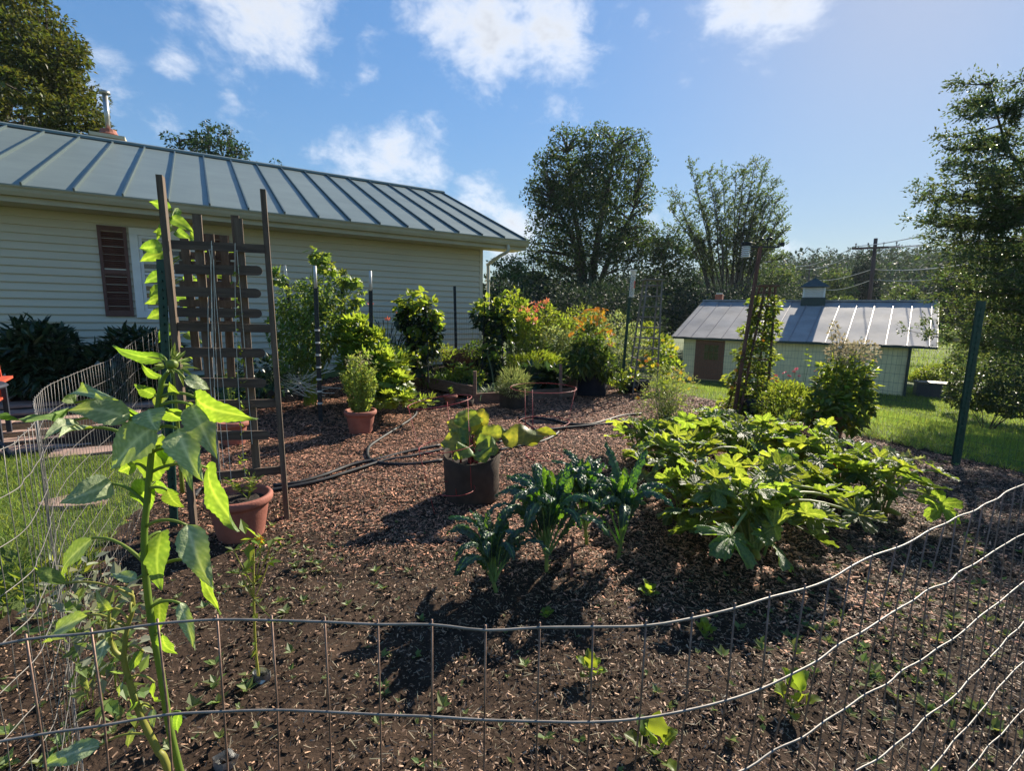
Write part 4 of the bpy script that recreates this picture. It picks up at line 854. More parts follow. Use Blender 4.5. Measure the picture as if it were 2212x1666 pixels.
# ------------------------------------------------------------------ posts and wire fences
def tpost(top, base, label, mat, sleeve=0., sl='pvc', w=.058, ring=0, gb=None):
    q = G(*base) if gb is None else np.array(gb, float); tp = D(top[0], top[1], q[1]); t = thing('fence_post', label, 'post', q, 'steel posts of the garden'); ax = norm(tp - q)
    b = MB(); s = tp - ax * sleeve; b.bar(q - ax * .2, s, w, .005); b.bar(q - ax * .2 + [0, w * .35, 0], s + [0, w * .35, 0], .005, w * .8)
    k = .12
    while k < np.linalg.norm(s - q) - .03: b.box(q + ax * k + [0, -.006, 0], (.016, .008, .014)); k += .055
    b.build('post_shaft', M[mat], t)
    if sleeve: b = MB(); b.tube([s - ax * .02, tp], w * .34, 10); b.build('sleeve', M[sl], t, smooth=True)
    for k in range(ring):
        b = MB(); c = q + ax * (.25 + k * .16); b.tube([c, c + ax * .02], w * .62, 8); b.build('twine_wrap', M['string'], t)
    return q, tp
tpost((347, 560), (376, 1136), 'green post at the loose wire fence, beside the wooden trellis', 'postgreen', w=.055)
tpost((680, 574), (693, 913), 'black post with white sleeve top and twine in front of the tomatoes', 'postblack', .26, ring=7)
tpost((738, 582), (748, 852), 'black post with short clear sleeve at the right side of the tomatoes', 'postblack', .22, 'acrylic', ring=6)
tpost((800, 585), (804, 886), 'black post with white sleeve top behind the potted rosemary', 'postblack', .26)
tpost((615, 573), (649, 863), 'leaning post with clear sleeve at the back of the tomatoes', 'postblack', .22, 'acrylic', ring=2)
tpost((982, 618), (986, 800), 'bare black post between the two bean towers', 'postblack')
tpost((1152, 640), (1153, 790), 'black post among the salmon lilies', 'postblack')
RG = tpost((1364, 600), (1344, 817), 'dark green post that carries the rain gauge', 'postgreen', gb=list(D(1344, 817, 9.9)[:2]) + [float(gz(*D(1344, 817, 9.9)[:2]))])
RP = tpost((2122, 650), (2065, 1008), 'stout dark green corner post of the wire fence near the lawn', 'postgreen', w=.078)
def wire_fence(name, label, path, spacing, rows, mat, rad, pitch=.1016, zbot=0., kink=.003, wave=.004, vmat=None, merge=False, vr=None, seed=0, flare=False):
    """welded wire on a path of (x, y, top height)"""
    r_ = np.random.default_rng(seed); p = spline(path, 14); d = np.r_[0, np.cumsum(np.linalg.norm(np.diff(p[:, :2], axis=0), axis=1))]
    n = int(d[-1] / spacing); s = np.arange(n + 1) * spacing; Q = np.stack([np.interp(s, d, p[:, k]) for k in range(3)], 1)
    c = Q.mean(0); t = thing(name, label, 'fence', [c[0], c[1], float(gz(c[0], c[1]))])
    nrm = norm(np.gradient(Q[:, :2], axis=0)); nrm = np.stack([-nrm[:, 1], nrm[:, 0]], 1); lean = r_.normal(size=n + 1) * .2
    allb = MB(); off = []
    for j in range(rows):
        pts = Q.copy(); pts[:, 2] -= j * pitch; w = kink * r_.normal(size=(n + 1)) + wave * np.sin(s * 5 + j * 1.3) * min(1, j); pts[:, :2] += nrm * w[:, None]; pts[:, 2] += r_.normal(size=n + 1) * kink * .5
        if flare: k_ = ss(Q[:, 0], .0, .75)[:, None] * j; pts[:, :2] -= k_ * np.array([.020, .020])
        off.append(pts)
        dense = spline(pts[:: 1], 3) if not merge else pts
        b = allb if merge else MB(); b.tube(dense, rad, 5 if not merge else 4, cap=False)
        if not merge: b.build('horizontal_wire', M[mat], t, smooth=True)
    for i in range(n + 1):
        v = [off[j][i] for j in range(rows)]; v[0] = v[0] + [0, 0, .004]; lo = v[-1].copy(); lo[2] = max(float(gz(lo[0], lo[1])) - .03 + zbot, lo[2] - .3) if not merge else float(gz(lo[0], lo[1])) + zbot
        v = np.array(v + [lo]); v[:, :2] += nrm[i] * (rad * 1.6)
        b = allb if merge else MB(); b.tube(v, vr or rad * .82, 5 if not merge else 3, cap=not merge)
        if not merge: b.build('vertical_wire', M[vmat or mat], t, smooth=True)
    if merge: o = allb.build('wire_mesh', M[mat], t, kind='stuff')
    return t
FT = 1.19
front = [P(-330, 1470, FT), P(0, 1393, FT), P(160, 1376, FT), P(330, 1349, FT), P(475, 1341, FT), P(725, 1345, FT), P(970, 1353, FT), P(1210, 1358, FT), P(1440, 1345, FT), P(1610, 1310, FT), P(1750, 1265, FT), P(1900, 1197, FT), P(2050, 1128, FT), P(2212, 1047, FT), P(2420, 940, FT)]
wire_fence('wire_fence', 'galvanised wire fence curving across right in front of the viewer', front, .054, 11, 'steelmid', .00135, kink=.0016, flare=True, vmat='wirebrown', seed=3)
left = [P(-260, 1060, FT), P(0, 972, FT), P(40, 948, FT), P(66, 922, FT), P(80, 902, FT), P(74, 880, FT), P(76, 862, FT), P(100, 836, FT), P(150, 812, FT), P(205, 790, FT), P(240, 777, 1.19), P(250, 768, 1.2), np.array([-2.66, 3.42, 1.25]), np.array([-2.5, 3.4, 1.33]), np.array([-2.34, 3.2, 1.37])]
wire_fence('wire_fence', 'loose silvery wire fence bent along the left side by the patio', left, .0508, 12, 'steelmid', .00115, kink=.0009, wave=.0015, seed=5)
back = [np.array([RP[0][0] + 1.0, RP[0][1] - 2.2, 1.2]), np.array([*RP[0][:2], 1.20]), np.array([*(FA * .66 + FG * .34), 1.14]), np.array([*(FA * .33 + FG * .67), 1.02]), np.array([*RG[0][:2], .98])]
wire_fence('wire_fence', 'dark wire mesh fence stretched between the corner post and rain gauge post', back, .0508, 11, 'wiregreen', .0013, kink=.002, merge=True, seed=6)
b4 = [np.array([*RG[0][:2], .98]), np.array([1.3, 10.9, 1.1]), np.array([.3, 10.9, 1.25]), np.array([*HP(-1.6, .7, 0)[:2], 1.45]), np.array([*HP(-3.2, .62, 0)[:2], 1.5]), np.array([*HP(-4.6, .6, 0)[:2], 1.5])]
wire_fence('wire_fence', 'wire mesh fence along the house behind the bean towers', b4, .0508, 11, 'wiregreen', .0013, kink=.002, merge=True, seed=7)

# ------------------------------------------------------------------ wooden trellis
def trellis():
    La, Lb = G(420, 1142), G(620, 1116); Lt, Rt_ = D(346, 380, La[1] + .05), D(568, 410, Lb[1] + .05)
    t = thing('wooden_trellis', 'weathered wooden trellis of two tall posts and round-ended rails', 'trellis', (La + Lb) / 2)
    sd = norm(Lb - La); sd[2] = 0; sd = norm(sd); bk = np.array([-sd[1], sd[0], 0])
    for a, b_ in ((La, Lt), (Lb, Rt_)): b = MB(); b.bar(a - [0, 0, .1], b_, .034, .07 if a is La else .05, side=sd); b.build('post', M['oldwood'], t)
    def at(px, py, dv=0.):
        d = ray(px, py); p0 = (La + Lb) / 2 + bk * dv; nrm = bk; k = ((p0 - CAM)[:2] @ nrm[:2]) / (d[:2] @ nrm[:2]); return CAM + d * k
    def rail(px0, px1, y0, y1, dv, w=.062, th=.02, round_=True, mat='oldwoodh'):
        a, b_ = at(px0, y0, dv), at(px1, y1, dv); x = norm(b_ - a); L_ = np.linalg.norm(b_ - a); z = norm(np.cross(x, bk)); z = z if z[2] > 0 else -z
        n = 7; out = [[0, -w / 2], [L_ - w / 2 * round_, -w / 2]]
        if round_: out += [[L_ - w / 2 + w / 2 * math.cos(q), w / 2 * math.sin(q)] for q in np.linspace(-PI / 2, PI / 2, n)[1:-1]]
        out += [[L_ - w / 2 * round_, w / 2], [0, w / 2]]; m = len(out); V = [a + x * u + z * v + bk * s for s in (-th / 2, th / 2) for u, v in out]
        c0, c1 = a + x * L_ / 2 - bk * th / 2, a + x * L_ / 2 + bk * th / 2; b = MB(); b.add(V + [c0, c1], [[i, m + i, m + (i + 1) % m, (i + 1) % m] for i in range(m)]); b.F3.append(np.array([[2 * m, i, (i + 1) % m] for i in range(m)] + [[2 * m + 1, m + (i + 1) % m, m + i] for i in range(m)])); b.build('rail', M[mat], t)
    for y, x0, x1, dy in ((583, 378, 567, 4), (632, 380, 564, 4), (676, 383, 566, 3), (762, 390, 573, 3), (827, 394, 575, 2), (941, 405, 583, -2)): rail(x0, x1, y - dy / 2, y + dy / 2, .0)
    for y, x0, x1, dy in ((533, 370, 572, 10), (708, 384, 586, 4), (873, 400, 600, -4), (1024, 416, 612, -18)): rail(x0, x1, y - dy / 2, y + dy / 2, .03, .055, round_=False)
    for (x0, y0), (x1, y1) in (((425, 463), (470, 1045)), ((514, 472), (556, 1035))):
        b = MB(); b.bar(at(x1, y1, .055), at(x0, y0, .055), .05, .022, side=sd); b.build('upright', M['oldwood'], t)
    # the rear leaf of the trellis leaning away
    for (x0, y0), (x1, y1) in (((398, 515), (428, 800)), ((453, 505), (476, 812)), ((483, 508), (500, 815)), ((507, 465), (540, 860))):
        b = MB(); b.bar(at(x1, y1, .42), at(x0, y0, .30), .05, .02, side=sd); b.build('upright', M['oldwood'], t)
    for y in (552, 572, 615, 655, 700): rail(388, 525, y, y + 2, .34, .05, .018, False, 'oldwood')
    b = MB()
    for x0, y0, x1, y1 in ((457, 520, 476, 1040), (462, 560, 484, 1010), (458, 530, 500, 1040), (508, 525, 530, 1030), (512, 540, 545, 960), (450, 640, 470, 980), (455, 560, 465, 900)):
        a, c = at(x0, y0, -.03), at(x1, y1, -.02); b.tube(bez(a, (a + c) / 2 + rng.normal(size=3) * .02, c, 10), .0022, 3, cap=False)
    b.build('twine', M['string'], t)
    b = MB()
    for x, y in ((459, 540),):
        for k in range(1): a = at(x, y, -.035); b.tube([a, a + rng.normal(size=3) * .02 + [0, 0, -.02], a + rng.normal(size=3) * .02 + [0, 0, -.06]], .003, 3, cap=False)
    b.build('twine_knot', M['string'], t)
    # thin bean vine up the strings
    b = MB(); 
    for k in range(60): y = 560 + 480 * rng.random(); o = at((508 + (y - 525) * .043) + rng.normal() * 4, y, -.03); b.inst(T_LEAF, [o], mats(rdir(1), rdir(1)), [.025 + .02 * rng.random()])
    b.build('vine_leaf', M['bright'], t, kind='stuff')
trellis()

# ------------------------------------------------------------------ pots
def pot(name, label, base, rt_, rb, h, mat, rim=True, soil=True, cat='pot', group=None, dy=0., bag=False):
    q = G(*base); d = norm(q[:2]); q = q + [d[0] * rb, d[1] * rb, 0]; q[2] = float(gz(q[0], q[1])) + relief(q[0], q[1]) - .004
    t = thing(name, label, cat, q, group); b = MB()
    if bag:
        n = 36; prof = [(0, 0), (rb * .96, 0), (rb, .03), (rb * 1.02, h * .35), ((rb + rt_) / 2, h * .7), (rt_, h), (rt_ - .006, h + .004), (rt_ - .012, h - .01), (rt_ - .02, h * .8), (0, h * .78)]
        b.lathe((0, 0, 0), prof, n); V = b.V[0]; a = np.arctan2(V[:, 1], V[:, 0]); w = 1 + .035 * np.sin(3 * a + V[:, 2] * 9 + base[0]) + .02 * np.sin(7 * a + V[:, 2] * 20); hh = V[:, 2] * (1 + .05 * np.sin(2 * a + base[0]) * (V[:, 2] > h * .9)); b.V[0] = np.stack([V[:, 0] * w, V[:, 1] * w, hh], 1) + q
        b.build('bag', M[mat], t, smooth=True)
    elif rim:
        b.lathe(q, [(0, .0), (rb, 0), (rb + .004, .01), (rt_ - .02, h - .07), (rt_ - .018, h - .06), (rt_ + .0, h - .055), (rt_ + .008, h - .035), (rt_ + .008, h - .012), (rt_, h), (rt_ - .018, h), (rt_ - .028, h - .02), (rt_ - .04, h * .75), (0, h * .7)], 40); b.build('pot_body', M[mat], t, smooth=False).data.shade_smooth()
    else:
        b.lathe(q, [(0, 0), (rb, 0), (rt_, h), (rt_ - .01, h + .003), (rt_ - .02, h - .01), (rt_ - .03, h * .8), (0, h * .8)], 32); b.build('pot_body', M[mat], t, smooth=False).data.shade_smooth()
    if soil:
        b = MB(); sh_ = h * .86; rs = (rt_ - .035) * .99 if not bag else rt_ * .93; b.lathe(q, [(rs, sh_ - .01), (rs * .7, sh_ + .006), (rs * .3, sh_ - .004), (0, sh_ + .008)], 24); b.build('potting_soil', M['soilpot'], t)
    return q, t
p1, _ = pot('terracotta_pot', 'largest terracotta pot, under the wooden trellis', (523, 1170), .196, .135, .29, 'terra', group='round pots')
p2, _ = pot('terracotta_pot', 'terracotta pot holding tall wispy rosemary in the sunny path', (780, 942), .185, .132, .28, 'terra', group='round pots')
p3, _ = pot('terracotta_pot', 'small orange pot with a seedling beside the raised bed', (973, 879), .105, .07, .17, 'terra', group='round pots')
p3b, _ = pot('plastic_pot', 'small empty dark pot with a pale rim by the raised bed', (1008, 884), .115, .09, .12, 'feltbrown', rim=False, group='round pots')
p4, _ = pot('terracotta_pot', 'orange pot seen through the wooden trellis', (506, 968), .155, .11, .26, 'terra', group='round pots')
p5, _ = pot('terracotta_pot', 'dark red pot overflowing with white flowered plant by the lawn', (1783, 950), .205, .15, .32, 'terrad', group='round pots')
p6, _ = pot('grow_bag', 'black fabric pot under the bushy orange daisy plant', (1272, 860), .33, .31, .40, 'feltblack', bag=True, cat='grow bag', group='fabric pots')
p7, _ = pot('plastic_pot', 'black pot at the foot of the silvery obelisk', (1358, 850), .19, .16, .24, 'black', rim=False, group='dark plastic pots')
p7b, _ = pot('plastic_pot', 'second black pot hidden by the silvery obelisk legs', (1382, 846), .19, .16, .22, 'black', rim=False, group='dark plastic pots')
p8, _ = pot('plastic_pot', 'black pot under the vine covered obelisk', (1622, 897), .20, .15, .27, 'black', rim=False, group='dark plastic pots')
pb, _ = pot('grow_bag', 'brown fabric pot of rhubarb inside the red wire cage', (1020, 1092), .235, .215, .37, 'feltbrown', bag=True, cat='grow bag', group='fabric pots')
pb2, _ = pot('grow_bag', 'brown fabric pot of feathery dill at the raised bed corner', (1110, 886), .245, .225, .34, 'feltbrown', bag=True, cat='grow bag', group='fabric pots')
pn1, _ = pot('grow_bag', 'black fabric pot at the foot of the leftmost bean tower', (905, 812), .30, .27, .42, 'feltblack', bag=True, cat='grow bag', group='fabric pots')
pn2, _ = pot('grow_bag', 'black fabric pot under the bean tower beside the white bucket', (1052, 802), .32, .28, .42, 'feltblack', bag=True, cat='grow bag', group='fabric pots')
pbk, tb = pot('bucket', 'white plastic bucket of leeks beside the raised bed', (996, 797), .15, .125, .28, 'bucket', rim=False, cat='bucket')
b = MB(); b.tube(spline([pbk + [-.15, 0, .25], pbk + [-.12, -.11, .17], pbk + [0, -.16, .13], pbk + [.12, -.11, .17], pbk + [.15, 0, .25]], 4), .003, 4, cap=False); b.build('bucket_handle', M['steel'], tb)
p9, _ = pot('terracotta_pot', 'half hidden terracotta pot behind the bright squash leaves', (896, 835), .16, .12, .24, 'terra', group='round pots')

# ------------------------------------------------------------------ raised bed, stakes, planter against the house
def raised_bed():
    a, b_, c, d_ = G(908, 832), G(1022, 874), G(1245, 858), G(1180, 815)
    t = thing('raised_bed', 'low raised bed of weathered boards with square stakes', 'raised bed', (a + b_) / 2)
    for p, q in ((a, b_), (b_, c), (a + (d_ - c) * 1.6, a), (d_, c)):
        m = MB(); x = norm(q - p); z = max(p[2], q[2]); m.bar([*p[:2], z + .08], [*q[:2], z + .08], .036, .19, side=np.cross(x, [0, 0, 1.])); m.build('board', M['bedwood'], t)
    for px, y0, y1 in ((917, 768, 835), (1026, 802, 874), (1212, 787, 866), (944, 862, 864)):
        g = G(px, y1); tp = D(px - (1 if px > 1100 else 0), y0, g[1]); 
        if y1 - y0 < 5: continue
        m = MB(); m.bar(g - [0, 0, .1], tp, .05, .05); m.build('stake', M['bedwood'], t)
    c2 = (a + b_ + c) / 3 + [0.1, .5, 0]; m = MB(); m.add([[*p[:2], p[2] + .10] for p in (a, b_, c, d_)], [[0, 1, 2, 3]]); m.build('bed_soil', M['soilpot'], t)
raised_bed()
q = HP(-1.9, .35, 0); q[2] = float(gz(q[0], q[1]))
t = thing('barrel_planter', 'old brown planter half hidden in lilies by the house', 'planter', q); b = MB(); b.lathe(q, [(0, 0), (.30, 0), (.36, .25), (.38, .42), (.35, .42), (.33, .36), (0, .36)], 16); b.build('planter_body', M['redwood'], t)
b = MB(); b.lathe(q, [(.345, .15), (.36, .15), (.368, .19), (.35, .19)], 16); b.build('hoop', M['black'], t)
for px, y0, y1, lab in ((1235, 1160, 1250, 'thin brown stake standing between the kale plants'), (1365, 676, 812, 'square wooden stake behind the rain gauge post'), (868, 765, 812, 'thin leaning stick left of the raised bed')):
    g = G(px, y1 + 2); tp = D(px + 2, y0, g[1]); b = MB(); OFF['_'] = g; b.bar(g - [0, 0, .1], tp, .012 if px != 1365 else .05, .012 if px != 1365 else .05); o = b.build('garden_stake', M['bedwood' if px != 1235 else 'redwood']); setp(o, lab, 'stake', 'wooden stakes')

# ------------------------------------------------------------------ obelisks, weather station, rain gauge
def obelisk(name, label, feet_px, top_px, top_w, mat, Y, rungs, foot_w=.42):
    q = np.array(D(*feet_px, Y)); q[2] = float(gz(q[0], q[1])); tp = D(*top_px, Y + .05); t = thing(name, label, 'obelisk', q); h = tp - q
    cs = [(-1, -1), (1, -1), (1, 1), (-1, 1)]; P0 = [q + [c[0] * foot_w / 2, c[1] * foot_w / 2, -.08] for c in cs]; P1 = [tp + [c[0] * top_w / 2, c[1] * top_w / 2, 0] for c in cs]
    for i in range(4): b = MB(); b.bar(P0[i], P1[i], .026, .026); b.build('leg', M[mat], t)
    for k in range(rungs):
        f = .16 + .80 * k / (rungs - 1)
        for i in range(4):
            j = (i + 1) % 4; b = MB(); b.bar(P0[i] * (1 - f) + P1[i] * f + [0, 0, 0], P0[j] * (1 - f) + P1[j] * f, .018, .018, side=[0, 0, 1]); b.build('rung', M[mat], t)
    b = MB(); b.box(tp + [0, 0, .02], (top_w + .09, top_w + .09, .022)); b.build('top_board', M[mat], t)
    return q, tp
ob1 = obelisk('garden_obelisk', 'dark brown obelisk wound with green vine and joined to the sensor pole', (1612, 884), (1658, 621), .16, 'redwood', 7.5, 9)
M['silverwood'] = plain('silvery_timber', (.16, .15, .14), .8, var=.2, scale=6, bump=.3)
ob2 = obelisk('garden_obelisk', 'tall silvery obelisk without a vine behind the black pots', (1386, 836), (1410, 607), .27, 'silverwood', 9.3, 10, .46)
def vine():
    q, tp = ob1; t = thing('climbing_vine', 'green climbing vine wound up the dark brown obelisk', 'vine', q + [0, 0, .2]); b = MB(); n = 3000
    f = rng.random(n) ** 1.25 * .93; a = rng.random(n) * 2 * PI; w = .30 * (1 - f) + .13 * f; w = w * (.3 + 1.0 * rng.random(n)) * (1 + .25 * np.sin(f * 30)); c = q + (tp - q) * f[:, None]; p = c + np.stack([np.cos(a) * w, np.sin(a) * w, np.zeros(n)], 1)
    d = norm(np.stack([np.cos(a), np.sin(a), -.3 + 0 * a], 1) + rdir(n) * .7); b.inst(T_LEAF, p, mats(d, rdir(n, .8)), .05 + .05 * rng.random(n)); b.build('foliage', M['mid'], t)
    b = MB(); th = np.linspace(0, 9 * PI, 90); ff = np.linspace(0, .95, 90); r_ = .20 * (1 - ff) + .10 * ff; pp = q + (tp - q) * ff[:, None] + np.stack([np.cos(th) * r_, np.sin(th) * r_, 0 * th], 1); b.tube(pp, .006, 4, cap=False); b.build('stem', M['stemg'], t)
    for k, (x, y) in enumerate(((1581, 838), (1590, 800), (1648, 735), (1600, 762))): bb = MB(); c = D(x, y, 7.3); bb.inst(T_FLOW, [c], mats(np.array([[1., 0, .2]]), np.array([[-.3, -1, .4]])), [.035]); bb.build('flower', M['orange'], t)
vine()
def weather_station():
    g = D(1584, 889, 7.35); g[2] = float(gz(g[0], g[1])); tp = D(1643, 532, 7.35); t = thing('weather_station', 'weather sensor with spinning cups on a leaning brown pole', 'weather station', g)
    b = MB(); b.bar(g - [0, 0, .2], tp, .045, .035); b.build('pole', M['redwood'], t)
    ar = norm(rt); c = tp + [0, 0, -.01]
    b = MB(); b.bar(c - ar * .17 + [0, 0, .0], c + ar * .27, .022, .03, side=[0, 0, 1]); b.build('sensor_arm', M['black'], t)
    s = c - ar * .21 + [0, 0, -.02]; b = MB()
    for k in range(6): b.lathe(s + [0, 0, -.13 + k * .028], [(.045, 0), (.062, .004), (.062, .012), (.045, .024)], 16)
    b.build('radiation_shield', M['white'], t); b = MB(); b.lathe(s + [0, 0, .035], [(0, .05), (.07, .05), (.075, .045), (.07, 0), (0, 0)], 18); b.build('rain_collector', M['black'], t)
    m_ = c + ar * .10; b = MB(); b.tube([m_, m_ + [0, 0, .12]], .008, 6); b.tube([m_ + [0, 0, .10], m_ + [0, 0, .13]], .02, 8); b.build('spindle', M['black'], t)
    for k in range(3):
        a = k * 2 * PI / 3 + .5; d = np.array([math.cos(a), math.sin(a), 0]); e = m_ + [0, 0, .115] + d * .075; b = MB(); b.tube([m_ + [0, 0, .115], e], .004, 5); b.lathe(e, [(0, -.022), (.018, -.012), (.022, 0), (.018, .012), (0, .02)], 8); b.build('wind_cup', M['black'], t)
    v = c + ar * .27; b = MB(); b.tube([v, v + [0, 0, .07]], .006, 6); b.add([v + [0, 0, .03], v + ar * .07 + [0, 0, .0], v + ar * .08 + [0, 0, .07], v + [0, 0, .055], v + [0, .004, .03], v + ar * .07 + [0, .004, 0], v + ar * .08 + [0, .004, .07], v + [0, .004, .055]], [[0, 1, 2, 3], [7, 6, 5, 4], [0, 4, 5, 1], [2, 6, 7, 3]]); b.build('wind_vane', M['black'], t)
weather_station()
def rain_gauge():
    Y = RG[0][1] - .06; a, b_ = D(1364, 641, Y), D(1369, 583, Y); t = thing('rain_gauge', 'clear tube rain gauge fixed to the dark green post', 'rain gauge', a)
    b = MB(); r_ = .055; x = norm(b_ - a); L_ = np.linalg.norm(b_ - a); b.tube([a, a + x * .8 * L_], r_ * .8, 16); b.build('inner_tube', M['acrylic'], t)
    b = MB(); 
    for k in range(4): an = k * PI / 2 + .5; o = np.array([math.cos(an) * r_, math.sin(an) * r_, 0]); b.tube([a + o, b_ + o * 1.1], .006, 4)
    b.build('outer_cylinder', M['acrylic'], t); b = MB(); b.lathe(b_ - [0, 0, .1], [(r_ * .3, .0), (r_ * 1.2, .08), (r_ * 1.25, .10), (r_ * 1.15, .10), (r_ * .3, .02)], 18); b.build('funnel', M['white'], t)
    b = MB(); b.box(a + x * L_ * .45 + [.03, -.05, 0], (.02, .004, .14)); b.build('scale_label', M['coral'], t)
    b = MB(); b.box(a + [0, 0, -.008], (.12, .12, .02)); b.build('bracket', M['acrylic'], t)
rain_gauge()

# ------------------------------------------------------------------ utility poles and wires
def upole(label, top, base, Y, arm_px=None, rad=.14):
    a = D(*base, Y); a[2] = float(gz(a[0], a[1])) - .3; tp = D(*top, Y); t = thing('utility_pole', label, 'utility pole', a, 'wooden utility poles'); b = MB(); b.tube([a, tp], [rad, rad * .75], 10); b.build('pole', M['pole'], t, smooth=True)
    if arm_px:
        l, r_ = D(*arm_px[0], Y - .15), D(*arm_px[1], Y - .15); b = MB(); b.bar(l, r_, .12, .09, side=[0, 0, 1]); b.build('crossarm', M['pole'], t)
        for f in (.07, .33, .66, .93): c = l * (1 - f) + r_ * f; b = MB(); b.tube([c, c + [0, 0, .22]], .018, 5); b.lathe(c + [0, 0, .2], [(0, 0), (.05, .01), (.04, .05), (.05, .08), (0, .12)], 8); b.build('insulator', M['steelold'], t)
        for s in (.3, .7): c = l * (1 - s) + r_ * s; m = (l + r_) / 2; b = MB(); b.bar(c, [m[0], m[1], c[2] - .55], .03, .02); b.build('brace', M['pole'], t)
    return tp
upole('tall wooden utility pole with crossarm behind the shed', (1892, 515), (1876, 690), 31, ((1841, 537), (1943, 533)))
upole('distant small utility pole to the left of the crossarm pole', (1750, 566), (1746, 640), 70, ((1742, 578), (1760, 578)), .12)
def wires():
    K = [((1847, 533, 31), (1720, 575, 75), .8, 'power line running left from the crossarm end'), ((1870, 535, 31), (1740, 581, 70), .9, 'power line running left from the middle of the crossarm'), ((1847, 532, 31), (2230, 440, 16), .5, 'highest power line rising to the right of the crossarm'), ((1917, 533, 31), (2240, 470, 16), .5, 'power line rising right from the inner insulator'),
         ((1936, 531, 31), (2260, 500, 16), .4, 'power line rising right from the crossarm tip'), ((1889, 580, 31), (1758, 604, 68), .7, 'lower service wire running left across the hill wood'), ((1889, 582, 31), (2212, 548, 18), .5, 'lower service wire running right across the hill wood'), ((1884, 604, 31), (1780, 625, 60), .6, 'lowest pale wire left of the utility pole'), ((1884, 604, 31), (2070, 597, 24), .3, 'lowest pale wire right of the utility pole')]
    for a, b_, sag, lab in K:
        p, q = D(*a), D(*b_); m = (p + q) / 2 - [0, 0, sag]; b = MB(); b.tube(bez(p, m, q, 16), .022, 4, cap=False); o = b.build('power_line', M['steel']); setp(o, lab, 'power line', 'overhead wires')
wires()

# ------------------------------------------------------------------ hoses and red cages
def hose(label, pts, r_=.018):
    pp = spline([G(*p) + [0, 0, r_ + .008] for p in pts], 6); b = MB(); b.tube(pp, r_, 8); o = b.build('garden_hose', M['hose'], smooth=True); setp(o, label, 'hose', 'black soaker hoses')
hose('black hose running from the big pot to behind the rhubarb', [(420, 1080), (440, 1063), (520, 1075), (600, 1064), (690, 1045), (770, 1020), (830, 1001), (880, 993), (940, 980), (1010, 965), (1085, 950), (1130, 940)])
hose('black hose looping from the squash bush round to the rhubarb bag', [(886, 872), (899, 890), (893, 905), (860, 928), (818, 955), (797, 972), (795, 992), (812, 1004), (850, 1009), (900, 1008), (955, 1000)])
hose('black hose beneath the parallel one by the trellis leg', [(590, 1056), (640, 1050), (700, 1033), (760, 1010), (820, 997), (865, 985), (905, 976), (950, 967)])
hose('upper black hose curving across the path to the yellow daisies', [(1120, 907), (1150, 906), (1190, 911), (1230, 920), (1275, 921), (1310, 912), (1345, 902), (1385, 898)])
hose('lower black hose crossing the path to the yellow daisies', [(1075, 962), (1110, 948), (1160, 937), (1210, 930), (1260, 925), (1320, 920), (1400, 918), (1440, 915)])
hose('black hose end curling out from behind the rhubarb leaf', [(1078, 978), (1110, 971), (1150, 964), (1180, 955), (1200, 944), (1206, 938)])
hose('short hose piece lying across the other hoses', [(1124, 908), (1140, 919), (1158, 933)], .013)
def cage(label, legs, rings):
    """legs: (top px, foot px, Y top, Y foot); rings: (centre px, half width px, Y)"""
    f = G(*legs[0][1]); t = thing('tomato_cage', label, 'tomato cage', f, 'red wire cages')
    for tp, ft, yt, yf in legs:
        b = MB(); b.tube([D(*tp, yt), D(*ft, yf)], .0022, 5); b.build('leg', M['cage'], t, smooth=True)
    for c, hw, Y, tilt in rings:
        c = D(*c, Y); r_ = hw / F_ * Y * 1.0; a = np.linspace(0, 2 * PI, 33); b = MB(); b.tube(np.stack([c[0] + r_ * np.cos(a), c[1] + r_ * np.sin(a), c[2] + tilt * r_ * np.cos(a)], 1), .0028, 5, cap=False); b.build('ring', M['cage'], t, smooth=True)
cage('red wire tomato cage standing over the rhubarb', [((882, 880), (939, 1112), 3.75, 3.45), ((966, 868), (986, 1072), 3.95, 3.62), ((1010, 857), (1018, 1056), 3.9, 3.5)], [((980, 1055), 48, 3.55, .0), ((966, 962), 62, 3.72, .12), ((950, 868), 70, 3.85, .16)])
cage('red wire tomato cage behind the tallest kale', [((1134, 840), (1136, 985), 4.6, 4.4), ((1150, 842), (1152, 1010), 4.4, 4.25), ((1244, 836), (1206, 1004), 4.6, 4.35)], [((1174, 838), 72, 4.6, .0), ((1175, 911), 56, 4.5, .02), ((1176, 985), 40, 4.4, 0)])

